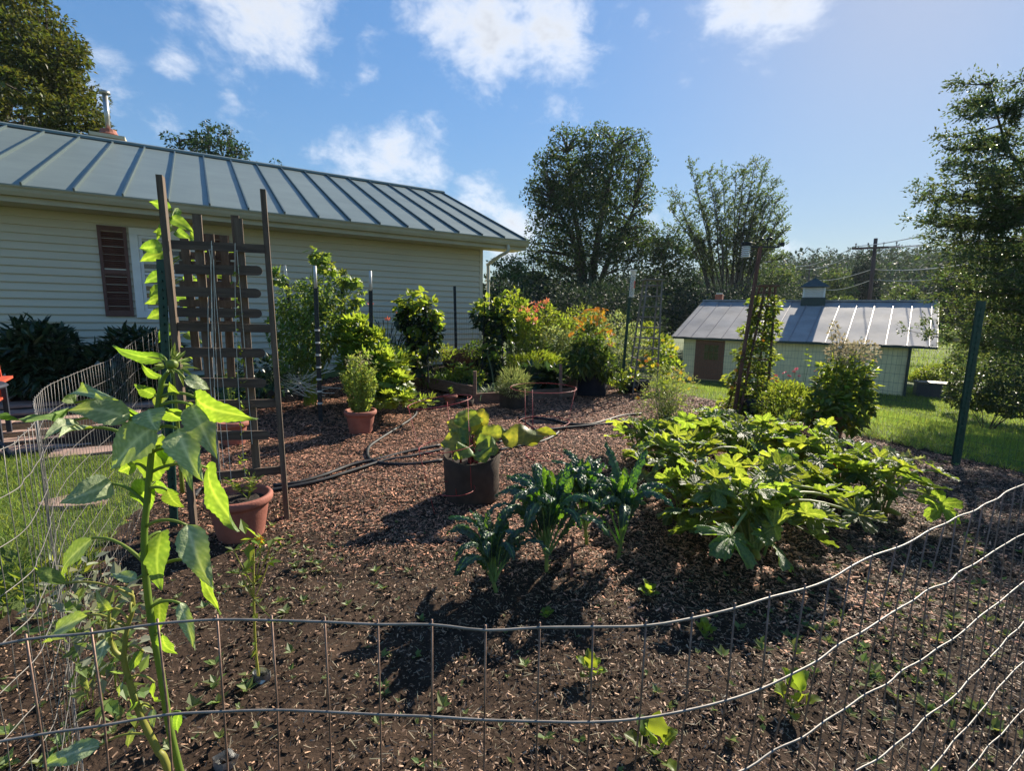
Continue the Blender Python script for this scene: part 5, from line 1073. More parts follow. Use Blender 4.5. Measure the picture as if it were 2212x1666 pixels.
# ------------------------------------------------------------------ large leaved plants
def big_leaf(base, tip, w, nh, arch=.12, fold=.15, kind='heart', nu=22, nv=10, curl=.0, seed=0, wavy=.012):
    """one leaf blade as a curved sheet; returns a mesh builder"""
    r_ = np.random.default_rng(seed); base = np.asarray(base, float); tip = np.asarray(tip, float); L_ = np.linalg.norm(tip - base); x = (tip - base) / L_
    nh = np.asarray(nh, float); n = norm(nh - x * (nh @ x)); y = np.cross(n, x); u = np.linspace(0, 1, nu + 1); v = np.linspace(-1, 1, nv + 1)
    if kind == 'heart': pr = np.interp(u, [0, .04, .14, .28, .42, .6, .8, .93, 1], [.12, .55, .92, 1, .93, .68, .36, .13, .0])
    elif kind == 'lance': pr = np.interp(u, [0, .1, .3, .5, .75, 1], [.1, .5, .95, 1, .6, 0])
    else: pr = np.interp(u, [0, .06, .2, .4, .65, .85, 1], [.2, .75, 1, .95, .8, .5, .05])
    ser = 1 + .045 * np.sign(np.sin(u * 70)) * (u > .05); pr = pr * (1 + .04 * np.sin(u * 11 + seed))
    U, V_ = np.meshgrid(u, v, indexing='ij'); hw = w / 2 * pr[:, None] * np.where(np.abs(V_) > .99, ser[:, None], 1)
    ph = r_.random(4) * 6.28
    z = arch * L_ * np.sin(PI * U ** .85) + fold * np.abs(V_) * hw + wavy * L_ * 1.4 * np.sin(U * 13 + ph[0]) * np.abs(V_) ** 2 + wavy * L_ * np.sin(U * 6 + V_ * 2.5 + ph[1]) - curl * L_ * U ** 3
    lat = w * .08 * np.sin(U * 3 + ph[2]); Pp = base + x * (U * L_)[..., None] + y * (V_ * hw + lat * U)[..., None] + n * z[..., None]
    i = np.arange(nu)[:, None] * (nv + 1); j = np.arange(nv)[None]; F = np.stack([i + j, i + nv + 1 + j, i + nv + 2 + j, i + j + 1], -1).reshape(-1, 4)
    vein = np.maximum(np.exp(-(V_ / .09) ** 2), .55 * np.exp(-(((U * 7 - np.abs(V_) * 2.1) % 1 - .5) / .13) ** 2) * (np.abs(V_) < .95))
    b = MB(); b.add(Pp.reshape(-1, 3), F, vein.ravel()); return b
def sunflower():
    Y = 1.02; st = [D(x, y, Y) for x, y in ((372, 1600), (345, 1440), (325, 1330), (314, 1230), (312, 1150), (318, 1080), (325, 1000), (332, 930), (340, 885), (345, 850), (352, 820), (368, 798))]
    foot = np.array([st[0][0] + .05, st[0][1] + .02, 0]); st = [foot, (foot + st[0]) / 2 + [.0, 0, 0]] + st; pp = spline(st, 7)
    t = thing('sunflower', 'tall sunflower with a closed bud and big backlit leaves behind the front wire', 'sunflower', foot); b = MB(); b.tube(pp, np.interp(np.linspace(0, 1, len(pp)), [0, .6, .9, 1], [.0088, .0066, .0052, .004]), 10); b.build('stem', M['stemg'], t, smooth=True)
    # bud
    c = D(372, 788, Y); ax = norm(np.array([.55, -.35, .55])); b = MB(); x = norm(np.cross(ax, [0, 1, 0])); y = np.cross(ax, x); rotm = np.stack([x, y, ax], 1); b.lathe(c, [(0, -.009), (.008, -.006), (.0115, 0), (.010, .006), (.006, .010), (0, .012)], 14, rotm); b.build('bud', M['stemg'], t, smooth=True)
    b = MB(); n = 38; a = rng.random(n) * 2 * PI; e = rng.uniform(-.5, 1.1, n); o = c + (np.cos(a)[:, None] * x + np.sin(a)[:, None] * y) * .014; d = np.cos(a)[:, None] * x + np.sin(a)[:, None] * y + ax * e[:, None]; sl_ = .014 + .026 * rng.random(n); b.inst(T_LONG, o, mats(d, np.tile(ax, (n, 1))), np.stack([sl_, sl_ * .6, sl_], 1)); b.build('sepal', M['stemg'], t, kind='stuff')
    z1 = lambda x, y: (x * .3255, 650.7 + y * .3255); z2 = lambda x, y: (x * .3272, 1120.6 + y * .3272)
    Lf = [(z1(1090, 375), z1(740, 300), 26, .18, 0, 'b'), (z1(1060, 510), z1(930, 415), 22, .1, 0, 'b'), (z1(1030, 622), z1(890, 545), 30, .1, 0, 'b'), (z1(500, 675), z1(762, 655), 34, .2, -.1, 'g'), (z1(450, 722), z1(-40, 790), 22, .06, -.2, 'b'),
          (z1(860, 775), z1(440, 725), 50, .22, -.06, 'g'), (z1(492, 790), z1(300, 915), 28, .1, -.1, 'd'), (z1(562, 850), z1(380, 890), 34, .12, -.1, 'd'), (z1(1060, 850), z1(788, 708), 46, .12, .0, 'b'), (z1(985, 722), z1(1040, 865), 52, .1, -.04, 'g'),
          (z1(1022, 840), z1(708, 1112), 72, .10, -.05, 'g'), (z1(1075, 890), z1(985, 1250), 82, .08, .04, 'b'), (z1(1300, 640), z1(1702, 775), 56, .16, -.02, 'b'), (z1(1225, 515), z1(1395, 592), 26, .14, .03, 'g'), (z1(1120, 720), z1(1235, 800), 50, .1, .03, 'b'),
          (z1(1268, 690), z1(1455, 1040), 52, .16, -.02, 'd'), (z1(1240, 680), z1(1405, 832), 26, .06, .02, 'b'), (z1(1180, 850), z1(1342, 1195), 58, .18, -.05, 'g'), (z1(1200, 995), z1(1285, 1262), 20, .06, 0, 'g'), (z1(1378, 1108), z1(1572, 1518), 74, .06, -.08, 'b'),
          (z1(745, 1215), z1(398, 1350), 58, .12, -.06, 'd'), (z1(1110, 1255), z1(1212, 1380), 36, .1, 0, 'b'), (z1(955, 1180), z1(985, 1410), 46, .08, .06, 'b'), (z2(1060, 88), z2(1058, 470), 78, .08, -.05, 'b'), (z2(1232, 45), z2(1405, 470), 50, .14, -.04, 'g'),
          (z2(1335, 290), z2(1458, 640), 26, .08, 0, 'b'), (z2(1062, 530), z2(1050, 760), 40, .08, .0, 'b'), (z2(1188, 560), z2(1292, 875), 24, .06, -.03, 'g'), (z2(1070, 770), z2(1160, 905), 34, .1, 0, 'b'), (z2(610, 130), z2(395, 385), 36, .12, .03, 'd'), (z2(905, 400), z2(728, 368), 22, .1, 0, 'g'),
          (z2(1190, 1280), z2(1165, 1425), 20, .08, 0, 'b'), (z1(1030, 700), z1(1130, 600), 24, .1, 0, 'g'), (z1(1120, 560), z1(1190, 620), 26, .1, .0, 'b'), (z1(1060, 960), z1(1140, 1060), 30, .1, .03, 'b'), (z1(900, 1080), z1(780, 1130), 26, .1, .03, 'b'), (z1(1030, 1200), z1(1190, 1290), 26, .15, .03, 'b')]
    M['sunleafg'] = leafm('sunflower_leaf_sky_sheen', (.27, .34, .18), (.36, .50, .03), .5, .30, .16, .012, vein=(2.3, 1.9, 2.4), bump=.8, ms=.4)  # greyer, paler copy: sky sheen on the upper faces put into the colour
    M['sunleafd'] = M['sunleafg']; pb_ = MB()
    for k, (a, c_, w, arch, dy, kd) in enumerate(Lf):
        ba, ti = D(*a, Y + rng.uniform(-.03, .03)), D(*c_, Y + dy); view = norm(CAM - (ba + ti) / 2); nh = norm(view * .7 - sdir * .8) if kd == 'b' else norm(view * .8 + np.array([-.35, .1, .45]) * .6)
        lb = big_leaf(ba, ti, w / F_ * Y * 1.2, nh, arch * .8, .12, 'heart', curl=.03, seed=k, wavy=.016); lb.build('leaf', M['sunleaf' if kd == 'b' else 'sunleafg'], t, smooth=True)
        d = np.linalg.norm(pp - ba, axis=1) + np.where(pp[:, 2] > ba[2] + .015, .5, 0); i = int(np.argmin(d + .25 * np.abs(pp[:, 2] - (ba[2] - .05)))); s = pp[i]
        out = norm(ba - s + [0, 0, 1e-4]); m_ = (s + ba) / 2 + np.array([0, 0, .28 * np.linalg.norm(ba - s)]); q = MB(); q.tube(bez(s, m_, ba, 8), np.linspace(.0042, .0026, 8), 6); q.build('leaf_stalk', M['stemg'], t, smooth=True)
    # the second, yellowish stalk beside it
    Y = .98; z = [z2(*q_) for q_ in ((1120, 1700), (1040, 1530), (940, 1330), (870, 1130), (820, 950), (822, 860), (842, 720), (878, 600), (876, 510))]
    st = [D(*q_, Y) for q_ in z]; foot = np.array([st[0][0] + .06, st[0][1], 0.]); pp = spline([foot] + st, 6); t = thing('sunflower', 'shorter yellow stalked sunflower leaning beside the tall budded one', 'sunflower', foot)
    b = MB(); b.tube(pp, np.linspace(.0085, .0035, len(pp)), 8); b.build('stem', M['stemy'], t, smooth=True); b = MB(); b.tube(spline([D(*z2(820, 935), Y), D(*z2(745, 860), Y), D(*z2(722, 740), Y), D(*z2(722, 610), Y)], 5), np.linspace(.006, .003, 16), 7); b.build('side_stem', M['stemy'], t, smooth=True)
    for k, (a, c_, w, kd) in enumerate([((945, 880), (858, 1018), 28, 'b'), ((700, 795), (650, 992), 32, 'd'), ((905, 1210), (875, 1312), 32, 'b'), ((430, 430), (222, 335), 32, 'b'), ((580, 640), (300, 825), 44, 'd'), ((660, 1500), (250, 1655), 50, 'd'), ((890, 1390), (840, 1515), 22, 'g'), ((722, 610), (640, 470), 24, 'g'), ((876, 510), (760, 450), 20, 'g'), ((1020, 1085), (1062, 1210), 18, 'b'), ((820, 1080), (790, 1180), 14, 'g'), ((740, 720), (700, 820), 16, 'b'), ((1010, 1260), (1010, 1385), 18, 'g'), ((860, 620), (940, 560), 16, 'b')]):
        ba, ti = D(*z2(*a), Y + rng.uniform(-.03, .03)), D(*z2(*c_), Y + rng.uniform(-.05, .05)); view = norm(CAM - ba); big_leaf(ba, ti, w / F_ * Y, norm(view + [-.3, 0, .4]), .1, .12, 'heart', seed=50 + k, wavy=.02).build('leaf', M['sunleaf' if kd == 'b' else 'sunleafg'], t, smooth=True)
        s = pp[int(np.argmin(np.linalg.norm(pp - ba, axis=1)))]; q = MB(); q.tube(bez(s, (s + ba) / 2 + [0, 0, .03], ba, 7), .0025, 5); q.build('leaf_stalk', M['stemy'], t, smooth=True)
sunflower()
def sunflower_back():
    Y = 3.75; root = D(392, 1040, Y); root[2] = 0; t = thing('sunflower', 'sunflower growing behind the wooden trellis in front of the window', 'sunflower', root); pp = spline([root, D(378, 820, Y), D(368, 640, Y), D(362, 520, Y), D(372, 462, Y)], 7)
    b = MB(); b.tube(pp, np.linspace(.016, .006, len(pp)), 8); b.build('stem', M['stemg'], t, smooth=True)
    pos = [((370, 450), (322, 436), 22), ((372, 470), (420, 505), 24), ((366, 480), (340, 520), 20), ((380, 500), (425, 525), 18), ((366, 500), (330, 500), 18), ((350, 530), (302, 540), 30), ((355, 545), (302, 565), 24), ((360, 590), (312, 612), 24), ((430, 520), (410, 500), 22), ((440, 545), (480, 560), 26), ((400, 555), (425, 575), 20), ((350, 620), (320, 640), 20), ((366, 640), (312, 655), 24), ((360, 670), (318, 690), 24), ((450, 590), (485, 600), 24), ((395, 600), (440, 612), 20),
           ((380, 640), (420, 650), 22), ((440, 620), (490, 640), 22), ((390, 670), (430, 690), 24), ((370, 700), (340, 740), 22), ((400, 720), (440, 745), 22), ((370, 560), (345, 590), 20), ((480, 540), (520, 560), 18), ((500, 640), (530, 655), 18), ((380, 755), (420, 775), 22), ((385, 450), (378, 480), 14)]
    for k, (a, c_, w) in enumerate(pos):
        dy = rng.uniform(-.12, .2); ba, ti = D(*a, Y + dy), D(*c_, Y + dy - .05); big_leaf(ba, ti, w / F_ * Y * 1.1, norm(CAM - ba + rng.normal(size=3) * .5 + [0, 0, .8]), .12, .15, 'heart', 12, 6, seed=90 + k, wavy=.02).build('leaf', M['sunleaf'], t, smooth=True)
        s = pp[int(np.argmin(np.linalg.norm(pp - ba, axis=1) + .4 * np.abs(pp[:, 2] - ba[2] + .1)))]; q = MB(); q.tube(bez(s, (s + ba) / 2 + [0, 0, .04], ba, 6), .004, 4); q.build('leaf_stalk', M['stemg'], t)
sunflower_back()
# kale
def kale_mesh(th0, bend, L_, w, seed):
    """a long blistered leaf with its pale rib, in the x-z plane, rising and arching over"""
    r_ = np.random.default_rng(seed); nu, nv = 46, 12; u = np.linspace(0, 1, nu + 1); v = np.linspace(-1, 1, nv + 1); th = th0 - bend * ss(u, .42, 1.05) ; dx = np.cumsum(np.cos(th)) / nu * L_; dz = np.cumsum(np.sin(th)) / nu * L_
    pr = np.interp(u, [0, .22, .3, .45, .6, .78, .9, .97, 1], [.06, .07, .4, .8, 1, .95, .75, .42, .1]); U, V_ = np.meshgrid(u, v, indexing='ij')
    f = 60 / .30 * L_; bl = .0036 * (np.sin(U * f * 1.1 + 2.1 * V_ + r_.random() * 6) * np.cos(V_ * 9 + U * 14 + r_.random() * 6)) + .0024 * r_.normal(size=U.shape); bl *= (np.abs(V_) > .1) * (U > .25)
    edge = -.30 * w * np.abs(V_) ** 2.2 * pr[:, None] * (.6 + .5 * np.sin(U * 9 + seed)); fr = .0045 * np.sin(U * 60 + V_ * 2) * np.abs(V_) ** 3
    nx, nz = -np.sin(th)[:, None], np.cos(th)[:, None]; off = edge + bl + fr; hw = w / 2 * pr[:, None] * V_ * (1 - .12 * np.abs(V_))
    Pp = np.stack([dx[:, None] + nx * off, hw, dz[:, None] + nz * off], -1); i = np.arange(nu)[:, None] * (nv + 1); j = np.arange(nv)[None]; F = np.stack([i + j, i + nv + 1 + j, i + nv + 2 + j, i + j + 1], -1).reshape(-1, 4)
    vein = np.maximum(np.exp(-(V_ / .13) ** 2), (U < .24) * 1.); b = MB(); b.add(Pp.reshape(-1, 3), F, vein.ravel()); rib = np.stack([dx, 0 * dx, dz - .002], 1); 
    k = 6; b.tube(rib, np.interp(u, [0, .3, 1], [.0055, .0035, .001]), 5, cap=False); b.a[-1][:] = 1.0
    return b.mesh('kale_leaf', M['kale'])
KM = [kale_mesh(R(84), R(40), .40, .058, 1), kale_mesh(R(76), R(120), .42, .054, 2), kale_mesh(R(68), R(135), .42, .054, 3), kale_mesh(R(60), R(120), .40, .052, 4), kale_mesh(R(78), R(85), .40, .058, 5), kale_mesh(R(50), R(90), .36, .06, 6), kale_mesh(R(86), R(15), .34, .062, 7)]
def kale(label, base, H_, n, sc, rotoff, lean=(0, 0), open_=1.):
    q = G(*base); q[2] -= .01; t = thing('kale_plant', label, 'kale', q, 'lacinato kale plants'); top = q + [lean[0], lean[1], H_]; pp = bez(q - [lean[0] * .6, 0, .02], (q + top) / 2 + [-lean[0] * .4, 0, 0], top, 10); b = MB(); b.tube(pp, np.linspace(.012, .009, 10), 9)
    for k in range(14): o = pp[rng.integers(1, 6)]; a = rng.random() * 6.28; b.tube([o, o + np.array([math.cos(a) * .025, math.sin(a) * .025, .012])], [.004, .002], 4)
    b.build('stem', M['zstalk'], t, smooth=True)
    for i in range(n):
        f = i / (n - 1); a = rotoff + i * 2.39996 + rng.normal() * .2; z = pp[int(9 * (.45 + .55 * (1 - f)))]
        k = ([0, 6, 4], [0, 4, 1], [1, 2, 4], [2, 3, 1], [3, 5, 2])[min(4, int(f * 5 * open_))][rng.integers(3)]; s = sc * (1.0 - .12 * (f < .2) + .1 * rng.normal() * .6) * (.92 + .15 * f)
        m = Matrix.Translation(Vector([float(c) for c in z])) @ Matrix.Rotation(a, 4, 'Z') @ Matrix.Rotation(rng.normal() * .12, 4, 'X') @ Matrix.Scale(float(s), 4); place('leaf', KM[k], t, m)
kale('kale plant nearest the front wire with drooping lower leaves', (1068, 1282), .15, 26, 1.04, .3, (-.03, 0), .85)
kale('tallest kale plant of the four, in front of the red cage', (1180, 1240), .26, 32, 1.30, 1.1, (.0, .02), .85)
kale('kale plant half hidden behind the middle of the row', (1264, 1170), .22, 26, 1.28, 2.2, (-.02, .0), 1.0)
kale('upright kale plant with the broadest sunlit leaf beside the squash', (1338, 1208), .22, 20, 1.30, 4.0, (.02, 0), .72)
# zucchini
def squash_mesh(seed, cup=.25, nlob=5):
    r_ = np.random.default_rng(seed); nr, na = 7, 84; a = np.linspace(-PI * .955, PI * .955, na + 1); lob = np.abs(np.cos(a * nlob / 2 * 1.0)) ; rr = .52 + .48 * lob ** .8 + .03 * np.sign(np.sin(a * 27)) + .03 * r_.normal(size=na + 1); rr *= (1 - .22 * (np.abs(a) / PI) ** 2)
    rr *= 1 - .28 * (1 - lob) ** 3; q = np.linspace(0, 1, nr + 1)[1:]; Q, A = np.meshgrid(q, a, indexing='ij'); Rr = Q * rr[None]
    x = Rr * np.cos(A) * .5 + .0; y = Rr * np.sin(A) * .5; lo = np.abs(np.cos(A * nlob / 2)); z = cup * Rr ** 1.5 * .35 - .22 * Rr ** 2.6 * .6 + .055 * (lo - .5) * Rr * -1 + .030 * Rr * np.sin(A * 9 + r_.random() * 6) + .012 * r_.normal(size=Rr.shape) * Q
    V = np.vstack([[[0, 0, -.03]], np.stack([x, y, z], -1).reshape(-1, 3)]); i = np.arange(nr - 1)[:, None] * (na + 1) + 1; j = np.arange(na)[None]; F4 = np.stack([i + j, i + na + 1 + j, i + na + 2 + j, i + j + 1], -1).reshape(-1, 4); F3 = np.stack([np.zeros(na, int), 1 + np.arange(na), 2 + np.arange(na)], 1)
    d = (A * nlob / (2 * PI)) % 1; d = np.minimum(d, 1 - d); vein = np.exp(-(d * Rr / .035) ** 2); vein = np.maximum(vein, .5 * np.exp(-(((Q * 5 - d * 4) % 1 - .5) / .14) ** 2)); b = MB(); b.add(V, F4, np.r_[1, vein.ravel()]); b.F3.append(F3); return b.mesh('squash_leaf', M['zuc'])
ZM = [squash_mesh(i, c) for i, c in enumerate((.6, .2, .9, .4, 0., .7))]
SM = {}
def stalk_mesh(L_, bend, r0=.0085, r1=.005):
    p = bez((0, 0, 0), (L_ * .25 * (1 - bend), 0, L_ * .75), (L_ * (.25 + .5 * bend), 0, L_ * (.95 - .45 * bend)), 12); b = MB(); b.tube(p, np.linspace(r0, r1, 12), 7); return b.mesh('leaf_stalk', M['zstalk']), p
ST = [stalk_mesh(.49, b_) for b_ in (.0, .25, .5, .8, 1.1)]
def squash(label, base, n, sc, seed, flowers=(), rotoff=0., spread=1., hgt=1.):
    r_ = np.random.default_rng(seed); q = G(*base); q[2] -= .01; t = thing('squash_plant', label, 'squash plant', q, 'squash plants'); b = MB()
    b.tube(spline([q + [-.02, .0, -.02], q + [0, .02, .07], q + [.05, .03, .12]], 4), .022, 8); b.build('stem', M['zstalk'], t, smooth=True)
    for i in range(n):
        f = i / (n - 1); a = rotoff + i * 2.39996 + r_.normal() * .25; k = min(4, int(f * 5 * spread)); sm, p = ST[k]; s = sc * (.72 + .62 * r_.random()) * (.8 + .3 * f) * hgt
        o = q + [r_.normal() * .04, r_.normal() * .04, .05]; m = Matrix.Translation(Vector([float(c) for c in o])) @ Matrix.Rotation(a, 4, 'Z') @ Matrix.Scale(float(s), 4); place('leaf_stalk', sm, t, m)
        e = p[-1] * s; e = o + np.array([math.cos(a) * e[0], math.sin(a) * e[0], e[2]]); dirx = np.array([math.cos(a), math.sin(a), .25 - .55 * f + r_.normal() * .2]); nn_ = np.array([r_.normal() * .5 + .25 - math.cos(a) * (.1 - .3 * f), r_.normal() * .5 + .3 - math.sin(a) * (.1 - .3 * f), .75]); ls = sc * (.16 + .14 * r_.random()) * (.9 + .3 * f)
        place('leaf', ZM[r_.integers(6)], t, frame(dirx, nn_, e, ls))
    for px, py, Y in flowers:
        c = D(px, py, Y); b = MB(); b.lathe(c, [(.006, -.04), (.01, -.02), (.014, -.0), (.03, .03), (.05, .045), (.03, .028), (.01, .0)], 10); b.build('flower', M['orange'], t, smooth=True)
    for k in range(3):
        a = rotoff + k * 2.1; o = q + [.06 * math.cos(a), .06 * math.sin(a), .05]; b = MB(); pp = [o, o + [.05 * math.cos(a), .05 * math.sin(a), .05], o + [.13 * math.cos(a), .13 * math.sin(a), .05]]; b.tube(spline(pp, 4), np.array([.01, .014, .018, .02, .022, .022, .02, .018, .012]), 8); b.build('fruit', M['stemy'], t, smooth=True)
squash('nearest squash plant with long pale stalks showing', (1618, 1205), 44, 1.05, 1, (), .3, 1.05)
squash('squash plant with the open orange flower beside the kale', (1475, 1085), 34, .98, 2, ((1497, 1010, 3.55),), 1.0, .9)
squash('squash plant at the back next to the airy yellow daisies', (1425, 1010), 31, .92, 3, (), 2.0, .8, .9)
squash('squash plant in the middle of the patch behind the nearest', (1590, 1030), 37, 1.02, 4, (), 2.6, .8)
squash('squash plant farthest back below the vine obelisk', (1530, 985), 31, 1.0, 5, (), 3.3, .8, .95)
squash('squash plant in front of the dark red pot', (1725, 1030), 34, 1.0, 6, (), 4.1, .85)
squash('rightmost squash plant with a low yellow green leaf', (1885, 1115), 34, .95, 7, ((1808, 1012, 3.75),), 5.0, .95, .9)
squash('squash plant between the kale row and the nearest squash', (1500, 1150), 28, .95, 8, (), 1.6, .9, .9)
squash('squash plant filling the gap behind the nearest one on the right', (1720, 1120), 32, .95, 9, (), 2.9, .9, .9)
squash('squash plant between the middle of the patch and the rightmost one', (1810, 1075), 30, .95, 10, (), .9, .9, .95)
squash('squash plant at the far left rim of the patch by the hoses', (1385, 985), 24, .85, 11, (), 4.4, .9, .8)
# rhubarb
def rhubarb():
    Y = 3.82; q = pb + [0, 0, .30]; t = thing('rhubarb_plant', 'rhubarb with red stalks and yellowing crinkled leaves in a brown fabric pot', 'rhubarb', q); z6 = lambda x, y: (831.5 + .2288 * x, 831.5 + .2288 * y)
    Lf = [((800, 400), (770, 225), 46, .05, 0, .1), ((880, 375), (935, 225), 34, .1, .12, .1), ((780, 450), (592, 340), 36, .15, 0, .0), ((830, 515), (1215, 485), 34, .12, 0, .0), ((1100, 505), (1618, 470), 38, .06, -.05, -.05), ((765, 545), (528, 530), 44, .1, -.1, -.1), ((850, 610), (1078, 610), 46, .1, -.15, -.15), ((720, 650), (640, 690), 20, .1, -.1, -.1), ((870, 450), (1135, 440), 22, .15, .1, .1), ((800, 520), (700, 480), 30, .1, -.05, -.1), ((900, 470), (1000, 400), 30, .1, .15, .2), ((820, 560), (740, 610), 26, .1, -.05, -.15), ((800, 600), (700, 700), 34, .2, -.2, -.26), ((900, 620), (960, 730), 34, .2, -.2, -.26), ((830, 470), (850, 330), 34, .1, .05, .1), ((760, 480), (660, 450), 34, .1, 0, 0)]
    for k, (a, c_, w, arch, d0, d1) in enumerate(Lf):
        ba, ti = D(*z6(*a), Y + d0), D(*z6(*c_), Y + d1); big_leaf(ba, ti, w / F_ * Y * 1.35, norm((CAM - ba) * .35 + [0, 0, 1.]), arch, .1, 'broad', seed=200 + k, wavy=.055).build('leaf', M['rhub'], t, smooth=True)
        s = q + [rng.normal() * .05, rng.normal() * .05, -.03]; b = MB(); b.tube(bez(s, (s + ba) / 2 + [0, 0, .06], ba, 8), np.linspace(.011, .006, 8), 7); b.build('leaf_stalk', M['rstalk'], t, smooth=True)
rhubarb()

# ------------------------------------------------------------------ other plants of the garden
def stems_flowers(b, root, tips, r_=.004, sag=.0):
    for e in tips: a = root + np.array([rng.normal() * .06, rng.normal() * .06, 0]); b.tube(bez(a, (a * .5 + e * .5) + [0, 0, .1 * (e - a)[2]], e, 6), np.linspace(r_, r_ * .5, 6), 4, cap=False)
def multi(name, label, cat, base, layers, stems=0, stemr=.006, stemm='stemg', flowers=None, group=None):
    """layers: (ellipsoids [(px,py,Y,r,rz)], count, leaf size, material, template, up, droop, shell)"""
    q = np.array(base, float); t = thing(name, label, cat, q, group)
    allE = []
    for E0, n, lf, mt, T, upb, droop, sh_ in layers:
        E_ = [(D(x, y, Y), (r_, r_, rz)) for x, y, Y, r_, rz in E0]; allE += E_; b = MB(); leaves(b, n, E_, lf, T, sh_, upb, droop); b.build('foliage', M[mt], t)
    if stems:
        b = MB(); tips = []
        for k in range(stems): c, r_ = allE[k % len(allE)]; tips.append(c + rdir(1)[0] * np.array(r_) * .8)
        stems_flowers(b, q, tips, stemr); b.build('stem', M[stemm], t)
    if flowers:
        for pts, Y, sz, mt, T in flowers:
            me = MB(); me.inst(T, [[0, 0, 0]], np.array([np.eye(3)]), [1.]); 
            me = me.mesh('flower', M[mt]); sb = MB()
            for x, y in pts:
                c = D(x, y, Y + rng.uniform(-.25, .25)); nn_ = norm(rdir(1)[0] * .7 + [-.2, -.5, .9]); place('flower', me, t, frame(np.cross(nn_, [0.3, 1, 0]), nn_, c, sz * rng.uniform(.8, 1.2)))
                a = q + rng.normal(size=3) * [.12, .1, 0]; sb.tube(bez(a, (a + c) / 2 + [0, 0, .1], c, 6), stemr * .5, 3, cap=False)
            sb.build('flower_stalk', M[stemm], t)
    return t
def border():
    for k, (x, y, Y, r_, rz, n, lf, mt, T, lab) in enumerate([(860, 765, 9.2, .35, .2, 500, .08, 'midd', T_LEAF, 'low dark leafy clump below the plain clapboards'), (950, 760, 9.3, .25, .14, 420, .08, 'mid', T_LONG, 'grassy leafed clump at the foot of the bare black post'), (1030, 755, 9.7, .25, .16, 400, .07, 'midd', T_LEAF, 'dark leafy clump right of the brown planter'), (1150, 760, 9.9, .4, .25, 800, .09, 'midd', T_LONG, 'deep green mounded clump under the salmon lilies'),
            (1215, 775, 10.0, .3, .16, 500, .07, 'mid', T_LONG, 'green clump behind the short bed stake'), (1085, 780, 9.4, .3, .2, 450, .08, 'midd', T_LEAF, 'dark clump at the foot of the right bean tower'), (1330, 780, 10.2, .3, .3, 700, .07, 'pale', T_LONG, 'pale speckled clump right of the black fabric pot'), (1255, 690, 11.5, .4, .35, 900, .07, 'mid', T_LONG, 'stalky clump rising behind the orange daisies')]):
        multi('border_plant', lab, 'plants', gy(x, y + 30, Y), [([(x, y, Y, r_, rz), (x - 18, y + 8, Y, r_ * .7, rz * .7), (x + 20, y + 5, Y + .2, r_ * .7, rz * .8)], n, lf, mt, T, .3, .2, .7)], 10, .004, group='border plants')
def gy(px, py, Y): q = D(px, py, Y); q[2] = float(gz(q[0], q[1])); return q
border()
def bean_tower(label, base, E0, Y, foot_w, top_px, n):
    g = D(*base, Y); g[2] = float(gz(g[0], g[1])); t = thing('bean_tower', label, 'bean tower', g, 'black bean towers'); tp = D(*top_px, Y)
    for sx, sy in ((-1, -1), (1, -1), (1, 1), (-1, 1)): b = MB(); b.tube([g + [sx * foot_w, sy * foot_w, .2], tp + [sx * foot_w * .7, sy * foot_w * .7, -.05]], .011, 6); b.build('leg', M['black'], t)
    for k in range(5):
        c = g * (1 - (k + 1) / 5.6) + tp * (k + 1) / 5.6; w = foot_w * (1 - .06 * k); b = MB(); b.tube([c + [-w, -w, 0], c + [w, -w, 0], c + [w, w, 0], c + [-w, w, 0], c + [-w, -w, .001]], .007, 4, cap=False); b.build('rung', M['black'], t)
    r_ = MB(); 
    multi('bean_plant', label.replace('black lattice tower', 'bean vines heaped on the tower'), 'bean plant', g + [0, 0, .3], [(E0, int(n * .6), .105, 'bright', T_HEART, .6, -.4, .35), ([(x, y + 26, Y_, r2 * .8, rz) for x, y, Y_, r2, rz in E0], int(n * 1.0), .10, 'dark', T_HEART, .4, -.4, .5)], 8, .005)  # bright rim, dark leaves inside: backlight and inner shade put into leaf colour
bean_tower('black lattice tower left of the bare black post', (905, 812), [(895, 652, 8.3, .24, .16), (925, 672, 8.3, .2, .2), (872, 668, 8.3, .16, .14), (935, 710, 8.3, .14, .25), (900, 700, 8.3, .22, .2), (905, 750, 8.3, .2, .26), (868, 664, 8.2, .12, .06), (945, 690, 8.3, .1, .12), (915, 636, 8.3, .1, .06)], 8.35, .20, (905, 640), 620)
bean_tower('black lattice tower below the house corner downspout', (1065, 806), [(1060, 660, 8.9, .24, .15), (1088, 672, 8.9, .2, .2), (1098, 700, 8.9, .12, .25), (1040, 672, 8.9, .16, .12), (1070, 700, 8.9, .2, .2), (1065, 752, 8.9, .22, .26), (1085, 645, 8.9, .1, .07), (1030, 660, 8.8, .1, .05)], 8.95, .20, (1065, 648), 620)
g = G(668, 875)
multi('tomato_plant', 'sprawling tomato plants tied up between the white-topped posts', 'tomato plants', g, [([(650, 660, 7.2, .36, .36), (690, 640, 7.3, .32, .32), (620, 710, 7.0, .26, .4), (660, 740, 7.1, .42, .36), (700, 720, 7.2, .34, .36), (640, 780, 7.0, .34, .16), (725, 660, 7.5, .22, .35)], 5200, .062, 'tomato', T_LEAF, .3, -.7, .95),
      ([(690, 555, 7.3, .12, .09), (675, 545, 7.3, .08, .05), (705, 575, 7.3, .12, .10), (752, 605, 7.6, .16, .10), (770, 640, 7.6, .1, .16), (765, 690, 7.5, .1, .16), (600, 600, 7.1, .1, .1)], 240, .10, 'tomato', T_LOBE, .3, -.7, .8)], 26, .009)
b = MB()
